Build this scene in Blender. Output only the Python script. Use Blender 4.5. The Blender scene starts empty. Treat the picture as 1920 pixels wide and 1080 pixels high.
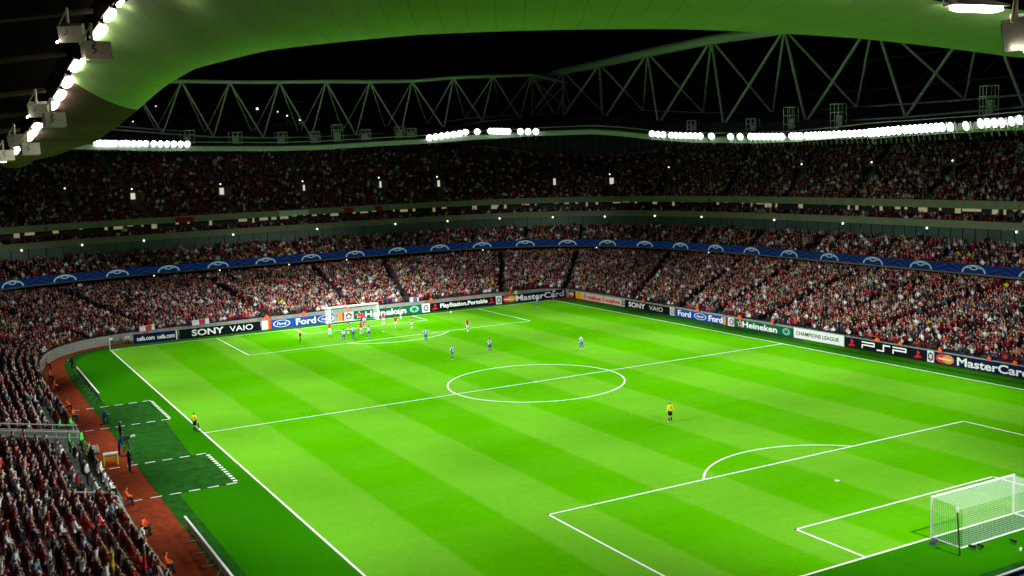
import bpy, bmesh, math, random
import numpy as np
from mathutils import Vector, Matrix
R = math.radians
random.seed(7); rng = np.random.default_rng(11)
scene = bpy.context.scene
COL = scene.collection

# ------------------------------------------------------------------ camera
CAM = np.array([-54.0385, -93.7335, 23.1906]); YAW, PIT, ROL, FPX = .5033, -.1223, -.0366, 1994.8
_f = np.array([math.sin(YAW)*math.cos(PIT), math.cos(YAW)*math.cos(PIT), math.sin(PIT)])
_r = np.cross(_f, [0, 0, 1]); _r /= np.linalg.norm(_r); _u = np.cross(_r, _f)
_c, _s = math.cos(ROL), math.sin(ROL)
_r, _u = _c*_r+_s*_u, -_s*_r+_c*_u
cd = bpy.data.cameras.new("camera"); cam = bpy.data.objects.new("camera", cd); COL.objects.link(cam)
cam.matrix_world = Matrix(((_r[0], _u[0], -_f[0], CAM[0]), (_r[1], _u[1], -_f[1], CAM[1]), (_r[2], _u[2], -_f[2], CAM[2]), (0, 0, 0, 1)))
cd.sensor_width = 36; cd.lens = FPX/1920*36; cd.clip_start = .5; cd.clip_end = 3000
scene.camera = cam
def project(X):
    d = np.atleast_2d(X)-CAM; z = d@_f
    z = np.where(np.abs(z) < 1e-3, 1e-3, z)
    return 960+FPX*(d@_r)/z, 540-FPX*(d@_u)/z, z

# ------------------------------------------------------------------ sky (night)
w = bpy.data.worlds.new("World"); scene.world = w; w.use_nodes = True
nt = w.node_tree; bg = nt.nodes["Background"]
sky = nt.nodes.new("ShaderNodeTexSky"); sky.sky_type = 'NISHITA'; sky.sun_disc = False
sky.sun_elevation = R(-8); sky.sun_rotation = R(250)
nt.links.new(sky.outputs[0], bg.inputs[0]); bg.inputs[1].default_value = .01

# ------------------------------------------------------------------ floodlight beams (the stadium's lit floodlight banks)
FLOOD_POWER = 1.0
def beam(pos, aim, power, ang=76, blend=.75, col=(.93, 1.0, .95), rad=.4):
    l = bpy.data.lights.new("floodlight_beam", 'SPOT'); l.energy = power*FLOOD_POWER; l.spot_size = R(ang); l.spot_blend = blend
    l.color = col; l.shadow_soft_size = rad
    o = bpy.data.objects.new("floodlight_beam", l); COL.objects.link(o)
    o.location = pos; o.rotation_euler = (Vector(aim)-Vector(pos)).to_track_quat('-Z', 'Y').to_euler()
K_ = 17800
for y, W3, E3 in ((-44, (1.58, 1.03, 1.52), (1.35, .48, 1.46)), (-22, (2.19, 1.24, 3.06), (2.18, .77, 2.41)), (0, (2.5, 1.84, 3.57), (2.49, 1.4, 2.9)), (22, (2.19, 1.24, 3.06), (2.18, .77, 2.41)), (44, (1.58, 1.03, 1.52), (1.35, .48, 1.46))):
    for ax, an, pw, pe in zip((-26.7, -6.9, 16.3), (74, 56, 44), W3, E3):
        beam((-45.6, y, 25.8), (ax, y*.95, 0), K_*pw, ang=an, blend=.8)
        beam((41.0, y, 25.8), (-4.6-ax, y*.95, 0), K_*pe, ang=an, blend=.8)
for sy in (-1, 1):
    for x, pw in ((-28, 3.05), (-2, 3.4), (24, 3.7)): beam((x, sy*66, 27.8), (x, sy*42.9, 0), K_*pw, ang=66, blend=.8)
# beams that reach over to the stands
for y in (-36, -12, 12, 36):
    beam((-45.6, y, 25.8), (35, y, 0), K_*6.8, ang=22, blend=1.0)
    beam((41.0, y, 25.8), (-42, y, 0), K_*4.6, ang=27, blend=1.0)
beam((-20, -66, 27.8), (-50, -34, 2), K_*1.5, ang=60, blend=.9); beam((0, -66, 27.8), (-50, -2, 2), K_*2.6, ang=44, blend=.9)
for x, y, ax in ((-45.6, 0, 22), (41.0, 0, -26), (-45.6, 22, -4), (41, 22, 0), (41, -15, 10)):
    beam((x, y, 25.8), (ax, 58, 0), K_*7.4, ang=28, blend=1.0)

for a_, c_ in (((41, 0, 26), (-30, 92, 19)), ((-45.6, -10, 26), (25, 92, 19)), ((-45.6, -20, 26), (80, 10, 17)), ((-45.6, 20, 26), (80, -20, 17))):  # weak fill beams added to lift the dark upper tiers
    beam(a_, c_, K_*.6, ang=70, blend=1.0, col=(.9, .97, 1))
scene.view_settings.view_transform = 'Standard'; scene.view_settings.look = 'None'
scene.view_settings.exposure = 0.0; scene.view_settings.gamma = 1.0
cy = scene.cycles
cy.use_denoising = True; cy.denoiser = 'OPENIMAGEDENOISE'
cy.max_bounces = 5; cy.diffuse_bounces = 3; cy.glossy_bounces = 2; cy.transmission_bounces = 3; cy.transparent_max_bounces = 12
cy.caustics_reflective = False; cy.caustics_refractive = False; cy.use_light_tree = True
cy.sample_clamp_indirect = 6.0

# ------------------------------------------------------------------ materials
MATS = {}
def mat(name, col=(.5, .5, .5), rough=.6, metal=0, noise=0, nscale=4, emit=None, estr=0, spec=.5, bump=0):
    if name in MATS: return MATS[name]
    m = bpy.data.materials.new(name); m.use_nodes = True; n = m.node_tree.nodes; L = m.node_tree.links
    b = n["Principled BSDF"]; b.inputs["Base Color"].default_value = (*col, 1); b.inputs["Roughness"].default_value = rough
    b.inputs["Metallic"].default_value = metal; b.inputs["Specular IOR Level"].default_value = spec
    if noise or bump:
        tc = n.new("ShaderNodeTexCoord"); t = n.new("ShaderNodeTexNoise"); t.inputs["Scale"].default_value = nscale; t.inputs["Detail"].default_value = 5
        L.new(tc.outputs["Object"], t.inputs["Vector"])
        if noise:
            mr = n.new("ShaderNodeMapRange"); mr.inputs[1].default_value = .25; mr.inputs[2].default_value = .75
            mr.inputs[3].default_value = 1-noise; mr.inputs[4].default_value = 1+noise
            L.new(t.outputs["Fac"], mr.inputs[0])
            mx = n.new("ShaderNodeVectorMath"); mx.operation = 'SCALE'; mx.inputs[0].default_value = col
            L.new(mr.outputs[0], mx.inputs["Scale"]); L.new(mx.outputs[0], b.inputs["Base Color"])
        if bump:
            bp = n.new("ShaderNodeBump"); bp.inputs["Strength"].default_value = bump; bp.inputs["Distance"].default_value = .05
            L.new(t.outputs["Fac"], bp.inputs["Height"]); L.new(bp.outputs[0], b.inputs["Normal"])
    if emit:
        b.inputs["Emission Color"].default_value = (*emit, 1); b.inputs["Emission Strength"].default_value = estr
        m.cycles.emission_sampling = 'NONE'
    MATS[name] = m; return m
def attr_mat(name, rough=.8, estr=0):
    m = bpy.data.materials.new(name); m.use_nodes = True; n = m.node_tree.nodes; L = m.node_tree.links
    a = n.new("ShaderNodeAttribute"); a.attribute_name = "Col"; b = n["Principled BSDF"]; b.inputs["Roughness"].default_value = rough
    b.inputs["Specular IOR Level"].default_value = .2
    L.new(a.outputs["Color"], b.inputs["Base Color"]); MATS[name] = m; return m
def math_node(n, L, op, a, b=None, c=None):
    q = n.new("ShaderNodeMath"); q.operation = op
    for i, v in enumerate((a, b, c)):
        if v is None: continue
        if isinstance(v, (int, float)): q.inputs[i].default_value = v
        else: L.new(v, q.inputs[i])
    return q.outputs[0]

def grass_material():
    m = bpy.data.materials.new("mown_grass"); m.use_nodes = True; n = m.node_tree.nodes; L = m.node_tree.links; b = n["Principled BSDF"]
    b.inputs["Roughness"].default_value = 1; b.inputs["Specular IOR Level"].default_value = .0
    g = n.new("ShaderNodeNewGeometry"); sp = n.new("ShaderNodeSeparateXYZ"); L.new(g.outputs["Position"], sp.inputs[0])
    X, Y = sp.outputs[0], sp.outputs[1]
    # mowing stripes along the touchlines, edges wobbling a little
    nz = n.new("ShaderNodeTexNoise"); nz.inputs["Scale"].default_value = .35; nz.inputs["Detail"].default_value = 3; L.new(g.outputs["Position"], nz.inputs["Vector"])
    wob = math_node(n, L, 'MULTIPLY', math_node(n, L, 'SUBTRACT', nz.outputs["Fac"], .5), .35)
    xs = math_node(n, L, 'ADD', math_node(n, L, 'ADD', X, wob), 34.0+56.6667)
    fx = math_node(n, L, 'PINGPONG', math_node(n, L, 'ADD', xs, 2.8333), 5.6667)   # triangle 0..5.667
    mr = n.new("ShaderNodeMapRange"); mr.interpolation_type = 'SMOOTHSTEP'; L.new(fx, mr.inputs[0])
    mr.inputs[1].default_value = 2.6; mr.inputs[2].default_value = 3.07
    stripe = mr.outputs[0]
    # faint cross mowing
    ys = math_node(n, L, 'PINGPONG', math_node(n, L, 'ADD', Y, 200), 5.25)
    mr2 = n.new("ShaderNodeMapRange"); mr2.interpolation_type = 'SMOOTHSTEP'; L.new(ys, mr2.inputs[0]); mr2.inputs[1].default_value = 2.1; mr2.inputs[2].default_value = 3.1
    inx = math_node(n, L, 'LESS_THAN', math_node(n, L, 'ABSOLUTE', X), 34.05); iny = math_node(n, L, 'LESS_THAN', math_node(n, L, 'ABSOLUTE', Y), 52.6)
    inside = math_node(n, L, 'MULTIPLY', inx, iny)
    # bare scuffs and blade speckle
    n2 = n.new("ShaderNodeTexNoise"); n2.inputs["Scale"].default_value = 7; n2.inputs["Detail"].default_value = 8; n2.inputs["Roughness"].default_value = .8; L.new(g.outputs["Position"], n2.inputs["Vector"])
    n3 = n.new("ShaderNodeTexNoise"); n3.inputs["Scale"].default_value = .12; n3.inputs["Detail"].default_value = 4; L.new(g.outputs["Position"], n3.inputs["Vector"])
    def mix(f, a, c):
        q = n.new("ShaderNodeMix"); q.data_type = 'RGBA'
        if isinstance(f, (int, float)): q.inputs[0].default_value = f
        else: L.new(f, q.inputs[0])
        for i, v in ((6, a), (7, c)):
            if isinstance(v, tuple): q.inputs[i].default_value = (*v, 1)
            else: L.new(v, q.inputs[i])
        return q.outputs[2]
    fac = math_node(n, L, 'ADD', math_node(n, L, 'MULTIPLY', stripe, .85), math_node(n, L, 'MULTIPLY', mr2.outputs[0], .15))
    c_in = mix(fac, GRASS_DARK, GRASS_LIGHT)
    c = mix(inside, GRASS_OUT, c_in)
    n4 = n.new("ShaderNodeTexNoise"); n4.inputs["Scale"].default_value = 1.6; n4.inputs["Detail"].default_value = 4; n4.inputs["Roughness"].default_value = .75; L.new(g.outputs["Position"], n4.inputs["Vector"])
    amp = math_node(n, L, 'ADD', math_node(n, L, 'MULTIPLY_ADD', n4.outputs["Fac"], .34, .35), math_node(n, L, 'ADD', math_node(n, L, 'MULTIPLY', n2.outputs["Fac"], .66), math_node(n, L, 'MULTIPLY', n3.outputs["Fac"], .32)))
    v = n.new("ShaderNodeVectorMath"); v.operation = 'SCALE'; L.new(c, v.inputs[0]); L.new(amp, v.inputs["Scale"])
    L.new(v.outputs[0], b.inputs["Base Color"])
    bp = n.new("ShaderNodeBump"); bp.inputs["Strength"].default_value = .4; bp.inputs["Distance"].default_value = .05; L.new(n2.outputs["Fac"], bp.inputs["Height"]); L.new(bp.outputs[0], b.inputs["Normal"])
    MATS["grass"] = m; return m
GRASS_LIGHT = (.120, .355, .016); GRASS_DARK = (.070, .318, .0006); GRASS_OUT = (.020, .148, .0010)

# ------------------------------------------------------------------ object helpers
def tag(o, label=None, cat=None, group=None, kind=None):
    if label: o["label"] = label
    if cat: o["category"] = cat
    if group: o["group"] = group
    if kind: o["kind"] = kind
    return o
def thing(name, label, cat, loc=(0, 0, 0), rz=0, group=None):
    o = bpy.data.objects.new(name, None); COL.objects.link(o); o.location = loc; o.rotation_euler = (0, 0, rz); o.empty_display_size = .3
    return tag(o, label, cat, group)
class MB:
    def __init__(s): s.v = []; s.f = []; s.m = []
    def box(s, c, d, rz=0, m=0, taper=1.0, rot=None):
        x, y, z = (q/2 for q in d); b = len(s.v)
        M = rot if rot is not None else Matrix.Rotation(rz, 3, 'Z')
        for k, (sx, sy, sz) in enumerate([(-1, -1, -1), (1, -1, -1), (1, 1, -1), (-1, 1, -1), (-1, -1, 1), (1, -1, 1), (1, 1, 1), (-1, 1, 1)]):
            t = taper if sz > 0 else 1
            s.v.append(tuple(Vector(c)+M@Vector((sx*x*t, sy*y*t, sz*z))))
        for q in [(0, 3, 2, 1), (4, 5, 6, 7), (0, 1, 5, 4), (1, 2, 6, 5), (2, 3, 7, 6), (3, 0, 4, 7)]:
            s.f.append(tuple(b+i for i in q)); s.m.append(m)
        return s
    def tube(s, a, b_, r, n=8, m=0, r2=None):
        a = Vector(a); b_ = Vector(b_); d = (b_-a).normalized(); q = d.to_track_quat('Z', 'Y').to_matrix(); r2 = r if r2 is None else r2
        k = len(s.v)
        for p, rr in ((a, r), (b_, r2)):
            for i in range(n):
                t = 2*math.pi*i/n; s.v.append(tuple(p+q@Vector((math.cos(t)*rr, math.sin(t)*rr, 0))))
        for i in range(n): j = (i+1) % n; s.f.append((k+i, k+j, k+n+j, k+n+i)); s.m.append(m)
        s.f.append(tuple(k+i for i in reversed(range(n)))); s.m.append(m); s.f.append(tuple(k+n+i for i in range(n))); s.m.append(m)
        return s
    def path(s, pts, r, n=8, m=0, closed=False):
        k = len(s.v); N = len(pts); P = [Vector(p) for p in pts]
        for i, p in enumerate(P):
            d = (P[min(i+1, N-1)]-P[max(i-1, 0)]).normalized(); q = d.to_track_quat('Z', 'Y').to_matrix()
            for j in range(n):
                t = 2*math.pi*j/n; s.v.append(tuple(p+q@Vector((math.cos(t)*r, math.sin(t)*r, 0))))
        for i in range(N-1):
            for j in range(n): jj = (j+1) % n; s.f.append((k+i*n+j, k+i*n+jj, k+(i+1)*n+jj, k+(i+1)*n+j)); s.m.append(m)
        return s
    def quad(s, *p, m=0):
        k = len(s.v); s.v += [tuple(q) for q in p]; s.f.append(tuple(range(k, k+len(p)))); s.m.append(m); return s
    def grid(s, rows, m=0, closed=False):
        k = len(s.v); nr = len(rows); nc = len(rows[0])
        for r_ in rows: s.v += [tuple(q) for q in r_]
        for i in range(nr-1):
            for j in range(nc-1): s.f.append((k+i*nc+j, k+i*nc+j+1, k+(i+1)*nc+j+1, k+(i+1)*nc+j)); s.m.append(m)
        return s
    def build(s, name, mats, parent=None, smooth=False, loc=None):
        me = bpy.data.meshes.new(name); me.from_pydata(s.v, [], s.f); me.update()
        if not isinstance(mats, (list, tuple)): mats = [mats]
        for q in mats: me.materials.append(q)
        if any(s.m): me.polygons.foreach_set("material_index", s.m)
        if smooth: me.polygons.foreach_set("use_smooth", [True]*len(me.polygons))
        o = bpy.data.objects.new(name, me); COL.objects.link(o)
        if parent: o.parent = parent
        if loc: o.location = loc
        return o
def children(o): return [c for c in bpy.data.objects if c.parent is o]
def np_mesh(name, V, F, mats, colors=None, midx=None, parent=None, smooth=False):
    """V (n,3), F (m,3|4) int -> one object"""
    me = bpy.data.meshes.new(name); k = F.shape[1]
    me.vertices.add(len(V)); me.vertices.foreach_set("co", np.ascontiguousarray(V, np.float32).ravel())
    me.loops.add(F.size); me.loops.foreach_set("vertex_index", np.ascontiguousarray(F, np.int32).ravel())
    me.polygons.add(len(F)); me.polygons.foreach_set("loop_start", np.arange(0, F.size, k, dtype=np.int32)); 
    if midx is not None: me.polygons.foreach_set("material_index", midx.astype(np.int32))
    me.update(calc_edges=True)
    if colors is not None:
        a = me.color_attributes.new("Col", 'FLOAT_COLOR', 'POINT'); c4 = np.ones((len(V), 4), np.float32); c4[:, :3] = colors; a.data.foreach_set("color", c4.ravel())
    for q in (mats if isinstance(mats, (list, tuple)) else [mats]): me.materials.append(q)
    o = bpy.data.objects.new(name, me); COL.objects.link(o)
    if parent: o.parent = parent
    return o

# text as flat lettering, laid out on a board plane
def lettering(txt, size, thick=.0, width=None, shear=0, extr=.004):
    c = bpy.data.curves.new("lettering", 'FONT'); c.body = txt; c.size = size; c.align_x = 'CENTER'; c.align_y = 'CENTER'; c.offset = thick; c.extrude = extr; c.shear = shear; c.resolution_u = 3
    o = bpy.data.objects.new("lettering_tmp", c); COL.objects.link(o)
    dg = bpy.context.evaluated_depsgraph_get(); dg.update(); me = bpy.data.meshes.new_from_object(o.evaluated_get(dg))
    bpy.data.objects.remove(o); bpy.data.curves.remove(c)
    n = len(me.vertices); co = np.empty(n*3, np.float32); me.vertices.foreach_get("co", co); co = co.reshape(-1, 3)
    lo, hi = co.min(0), co.max(0); co[:, :2] -= (lo+hi)[:2]/2
    if width: co[:, 0] *= width/(hi[0]-lo[0])
    me.vertices.foreach_set("co", co.ravel()); me.update(); return me

# ------------------------------------------------------------------ plan curves of the bowl
CX = -2.3
def se(a, b, n, t, cx=None):
    if cx is not None: t, cx = cx, t      # called as se(a, b, n, cx, t)
    c, s_ = np.cos(t), np.sin(t)
    if 4.01 < n < 9: n = np.where((c > 0) & (s_ > -.2), n+1.6*(n-4)**3, n)
    r = (np.abs(c/a)**n+np.abs(s_/b)**n)**(-1/n)
    yy = r*s_
    if 4.01 < np.min(n) < 9 and a < 55: yy = np.where(yy < 0, yy*1.035, yy)
    return (CX if cx is None else cx)+r*c, yy
def lerp(a, b, f): return a+(b-a)*f
def phi(x, y, a, b): return np.degrees(np.arctan2(np.abs(y)/b, np.abs(x-CX)/a))
# tiers: (a,b,n) at front and back
LOW = ((41.5, 58.9, 6.0, -2.9), (64.5, 85.5, 4.0, -2.3)); CLUB = ((60.6, 81.5, 4.0), (69.5, 90.5, 3.8)); BOX = ((68.2, 89.2, 3.8), (72.5, 93.5, 3.7)); UP = ((67.6, 88.6, 3.6), (91, 113, 2.8))
def tier(T_, f): A, B = T_; return tuple(lerp(A[i], B[i], f) for i in range(len(A)))
def z_low(f, ph): return .9+4.1*f
def z_club(f, ph): return 7.2+2.9*f
def z_box(f, ph): return 11.9+.9*f
def up_top(ph): return 22.3+5.5*(1-np.exp(-((ph-45)/16)**2))
def z_up(f, ph): return 14.5+f*(up_top(ph)-14.5)
tt = np.radians(np.linspace(0, 360, 361))

EDGE = (44, 67, 4); LAMP = (47.3, 73.5, 4); REAR = (95, 117, 2.8)
EN = ([0, 17, 26.9, 30.3, 32.4, 34.9, 37, 41, 47, 56, 63, 71.6, 90], [24.2, 24.35, 24.8, 25.45, 26.05, 26.9, 27.4, 27.68, 27.65, 27.35, 26.95, 26.3, 25.9])
EF = ([0, 12, 21, 27.7, 32.8, 37, 46, 57, 64, 69, 85, 90], [23.75, 23.85, 24.3, 25.0, 25.8, 26.3, 26.45, 26.2, 25.9, 25.8, 25.4, 25.4])
LN = ([0, 18, 20.3, 23.3, 25.8, 27.6, 30, 31.7, 32.6, 34.6, 35.6, 37, 41, 46, 54, 60.8, 62.8, 70, 90], [23.95, 24.05, 24.3, 24.62, 25.0, 25.5, 26.25, 27.1, 27.65, 28.7, 29.35, 29.6, 29.6, 29.3, 28.3, 27.35, 27.1, 26.8, 26.6])
def blend_(ph, y, N_, F_, dz): k = np.clip(np.asarray(y)/12+.5, 0, 1); return np.interp(ph, *N_)*(1-k)+(np.interp(ph, *F_)+dz)*k
def z_edge(ph, y=0): return blend_(ph, y, EN, EF, 0)
def z_lamp(ph, y=0): return blend_(ph, y, LN, EF, 1.5)
def ring(abn, zf, t=tt, dz=0):
    x, y = se(*abn, t); ph = phi(x, y, abn[0], abn[1]); z = zf(ph, y)+dz if callable(zf) else np.full_like(x, zf+dz)
    return np.stack([x, y, z], 1)
CLUB = ((60.6, 81.5, 4.0), (67.8, 88.8, 3.8))
def z_club(f, ph): return 7.2+2.3*f
BOX = ((68.2, 89.2, 3.8), (71.6, 92.6, 3.7))
def z_box(f, ph): return 11.9+.7*f

# ------------------------------------------------------------------ ground, track, pitch
concrete = mat("concrete", (.27, .28, .24), .85, noise=.25, nscale=.8)
dark_conc = mat("dark_concrete", (.10, .10, .09), .9, noise=.3, nscale=.8)
step_mat = mat("step_concrete", (.13, .13, .12), .9, noise=.3, nscale=.6)
white_paint = mat("white_paint", (.80, .80, .80), .5)
line_paint = mat("line_paint", (.78, .80, .74), .8, noise=.08, nscale=3)
red_track = mat("red_track", (.21, .035, .012), .95, noise=.35, nscale=1.6, bump=.2, spec=.05)
dark_turf = mat("dark_turf", (.012, .075, .006), .95, noise=.4, nscale=1.3, bump=.3, spec=.05)
asphalt = mat("asphalt", (.045, .045, .045), .9, noise=.2, nscale=.5)
grass_material()

def flat(name, pts, z, m, kind="structure"):
    b = MB(); b.quad(*[(x, y, z) for x, y in pts]); return tag(b.build(name, m), kind=kind)
flat("ground", [(-1500, -1500), (1500, -1500), (1500, 1500), (-1500, 1500)], -.12, asphalt)
x, y = se(42.0, 59.4, 6, -2.9, tt[:-1]); flat("running_track", list(zip(x, y)), 0, red_track)
x, y = se(39.45, 55.6, 10, tt[:-1]); x = x+.8; y = np.where(y < 0, y*1.09, y); flat("grass_pitch", list(zip(x, y)), .012, MATS["grass"])
b = MB()
def ringstrip(A, B, sx, z, te):
    q = np.linspace(0, te, 181); xa, ya = se(*A, q); xb, yb = se(*B, q)
    b.grid([[(X+sx, Y, z) for X, Y in zip(xa, ya)], [(X+sx, Y, z) for X, Y in zip(xb, yb)]])
ringstrip((39.45, 55.6, 10), (38.15, 54.6, 10), .8, .022, math.pi)
b.quad((-39.66, -16.7, .02), (-35.35, -16.7, .02), (-35.35, -6.9, .02), (-39.66, -6.9, .02))
b.quad((-39.66, -6.9, .02), (-36.6, -6.9, .02), (-35.9, 7.4, .02), (-39.66, 7.4, .02))
b.quad((-39.66, 7.4, .02), (-35.35, 7.4, .02), (-35.35, 17.1, .02), (-39.66, 17.1, .02))
b.quad((-39.66, -60.5, .02), (38, -60.5, .02), (38, -57.6, .02), (-39.66, -57.6, .02)); b.quad((-40.95, -60.5, .02), (-39.66, -60.5, .02), (-39.66, 0, .02), (-40.95, 0, .02))
b.quad((35.7, -45, .02), (36.5, -45, .02), (36.5, 45, .02), (35.7, 45, .02))
tag(b.build("synthetic_turf", dark_turf), kind="structure")

b = MB(); LW = .16; LZ_ = .026
def seg(x0, y0, x1, y1, w_=LW, z=LZ_, ext=1):
    d = Vector((x1-x0, y1-y0, 0)).normalized(); n_ = Vector((-d.y, d.x, 0))*w_/2; e = d*w_/2*ext
    A = Vector((x0, y0, z))-e; B = Vector((x1, y1, z))+e; b.quad(A-n_, B-n_, B+n_, A+n_)
def arc(cx, cy, r, a0, a1, n_=64, w_=LW):
    for i in range(n_):
        t0 = lerp(a0, a1, i/n_); t1 = lerp(a0, a1, (i+1)/n_)
        b.quad(*[(cx+math.cos(t)*q, cy+math.sin(t)*q, LZ_) for t, q in ((t0, r-w_/2), (t1, r-w_/2), (t1, r+w_/2), (t0, r+w_/2))][::1])
for s_ in (-1, 1):
    seg(s_*34, -52.5, s_*34, 52.5); seg(-34, s_*52.5, 34, s_*52.5)
    for hw, dp in ((20.16, 16.5), (9.16, 5.5)):
        yy = s_*(52.5-dp); seg(-hw, yy, hw, yy, z=.03); seg(-hw, yy, -hw, s_*52.5, z=.03); seg(hw, yy, hw, s_*52.5, z=.03)
    a_ = math.acos(5.5/9.15); c0 = -s_*math.pi/2; arc(0, s_*41.5, 9.15, c0-a_, c0+a_, 30)
    arc(0, s_*41.5, .09, 0, 2*math.pi, 10, .18)
    for q in (-1, 1):
        a0 = {(-1, -1): 0, (1, -1): 90, (1, 1): 180, (-1, 1): 270}[(q, s_)]; arc(q*34, s_*52.5, 1, R(a0), R(a0+90), 10)
seg(-34, 0, 34, 0, z=.03); arc(0, 0, 9.15, 0, 2*math.pi, 96); arc(0, 0, .1, 0, 2*math.pi, 10, .2)
tag(b.build("pitch_marking", line_paint), kind="structure")
b = MB()
def dashes(x0, y0, x1, y1, on, off, w_=.16):
    L_ = math.hypot(x1-x0, y1-y0); s0 = 0
    while s0 < L_:
        e0 = min(L_, s0+on); seg(lerp(x0, x1, s0/L_), lerp(y0, y1, s0/L_), lerp(x0, x1, e0/L_), lerp(y0, y1, e0/L_), w_, .028, 0); s0 += on+off
for y0, y1 in ((7.4, 17.0), (-16.6, -6.9)):
    dashes(-35.4, y0, -43.0, y0, .8, .55); dashes(-35.4, y1, -43.0, y1, .8, .55); dashes(-35.4, y0+.4, -35.4, y1-.3, .34, .36, .30)
tag(b.build("technical_area_marking", line_paint), kind="structure")

# ------------------------------------------------------------------ stadium bowl: one building with its parts
stad = thing("stadium", "two tiered football stadium bowl with curved roof wrapped around the green pitch", "stadium")
def terrace(name, T_, zf, rows, m):
    b = MB(); prof = []
    for i in range(rows):
        f0 = i/rows; f1 = (i+1)/rows
        x, y = se(*tier(T_, f0), tt); ph = phi(x, y, *tier(T_, f0)[:2]); z0 = zf(f0, ph)+np.zeros_like(x); prof.append(np.stack([x, y, z0], 1))
        x, y = se(*tier(T_, f1), tt); prof.append(np.stack([x, y, z0], 1))
    b.grid(prof); return b.build(name, m, stad)
NLOW, NCLUB, NBOX, NUP = 29, 8, 3, 30
terrace("lower_terrace", LOW, z_low, NLOW, step_mat)
terrace("club_terrace", CLUB, z_club, NCLUB, step_mat)
terrace("box_terrace", BOX, z_box, NBOX, dark_conc)
terrace("upper_terrace", UP, z_up, NUP, step_mat)
def wall_ring(name, abn, z0, z1, m, th=.25, cap=True, proud=0):
    A = (abn[0]-proud, abn[1]-proud)+tuple(abn[2:]); B = (A[0]+th, A[1]+th)+tuple(abn[2:]); b = MB()
    rs = [ring(A, z0), ring(A, z1), ring(B, z1), ring(B, z0)]
    b.grid(rs+[rs[0]]); return b.build(name, m, stad)
wall_ring("front_wall", (41.5, 58.9, 6, -2.9), 0, 1.25, concrete, .22, proud=.25)
fascia = mat("fascia_panel", (.22, .24, .15), .7, noise=.12, nscale=.6)
dark_red = mat("dark_red_wall", (.16, .018, .012), .8, noise=.3, nscale=.4)
black_m = mat("black_cladding", (.012, .012, .014), .6)
wall_ring("club_fascia", (60.4, 81.3, 4), 6.75, 8.1, dark_conc, .2)
o = wall_ring("lower_rear_wall", LOW[1], 4.9, 6.95, dark_red, .2)
b = MB(); b.grid([ring((60.3, 81.2, 4), 6.8), ring((64.8, 85.8, 4), 6.8)]); b.build("club_soffit", black_m, stad)
glass_t = mat("teal_glass", (.035, .075, .065), .5, noise=.2, nscale=.3, spec=.6)
wall_ring("glass_balustrade", (68.0, 89.0, 3.8), 9.5, 11.75, glass_t, .08)
for a_ in np.arange(-24, 124, 1.6):
    b = MB(); x, y = se(67.93, 88.93, 3.8, np.radians(a_)); b.box((x, y, 10.7), (.07, .07, 2.1), R(a_)); b.build("glass_post", black_m, stad)
wall_ring("balcony_fascia", (68.0, 89.0, 3.8), 11.76, 12.75, fascia, .2)
wall_ring("box_rear_wall", (71.8, 92.8, 3.7), 11.8, 14.45, black_m, .2)
b = MB(); b.grid([ring((67.8, 88.8, 3.6), 14.38), ring((72.2, 93.2, 3.6), 14.38)]); b.build("box_soffit", black_m, stad)
wall_ring("balcony_fascia", (67.4, 88.4, 3.6), 14.4, 15.45, fascia, .2)
back = (91.4, 113.4, 2.8)
bb = MB(); r0 = ring(back, 0, tt); phb = phi(r0[:, 0], r0[:, 1], 91.4, 113.4); zt = up_top(phb)
lo = r0.copy(); lo[:, 2] = zt-.6; hi = r0.copy(); hi[:, 2] = zt+.75; k = ring((91.7, 113.7, 2.8), 0); hk = k.copy(); hk[:, 2] = zt+.75
bb.grid([lo, hi, hk]); bb.build("rear_parapet", concrete, stad)
bb = MB(); k0 = ring((92.6, 114.6, 2.8), 0); k0[:, 2] = 10; k1 = k0.copy(); k1[:, 2] = 32.8; bb.grid([k0, k1]); bb.build("rear_wall", black_m, stad)
mull = mat("mullion_paint", (.10, .13, .11), .6)
bb = MB()
for a_ in np.arange(25, 105, .75):
    x, y = se(92.2, 114.2, 2.8, np.radians(a_)); bb.box((x, y, 27.5), (.14, .14, 9.5), R(a_))
bb.build("mullion", mull, stad)
# lit room windows behind the boxes
warm = mat("warm_window", (.8, .7, .5), .5, emit=(1, .80, .42), estr=.2)
r_ = random.Random(4)
for a_ in np.arange(-20, 122, 1.15):
    if r_.random() < .62:
        x, y = se(71.72, 92.72, 3.7, R(a_)); x2, y2 = se(71.72, 92.72, 3.7, R(a_+.1)); d = math.atan2(y2-y, x2-x)
        wd = r_.choice([.35, .5, .9, 1.5]); z1 = 14.3; z0 = z1-r_.choice([.25, .4, .9, .6])
        bb = MB(); bb.box((x, y, (z0+z1)/2), (wd, .08, z1-z0), d); bb.build("lit_window", warm, stad)

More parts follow.
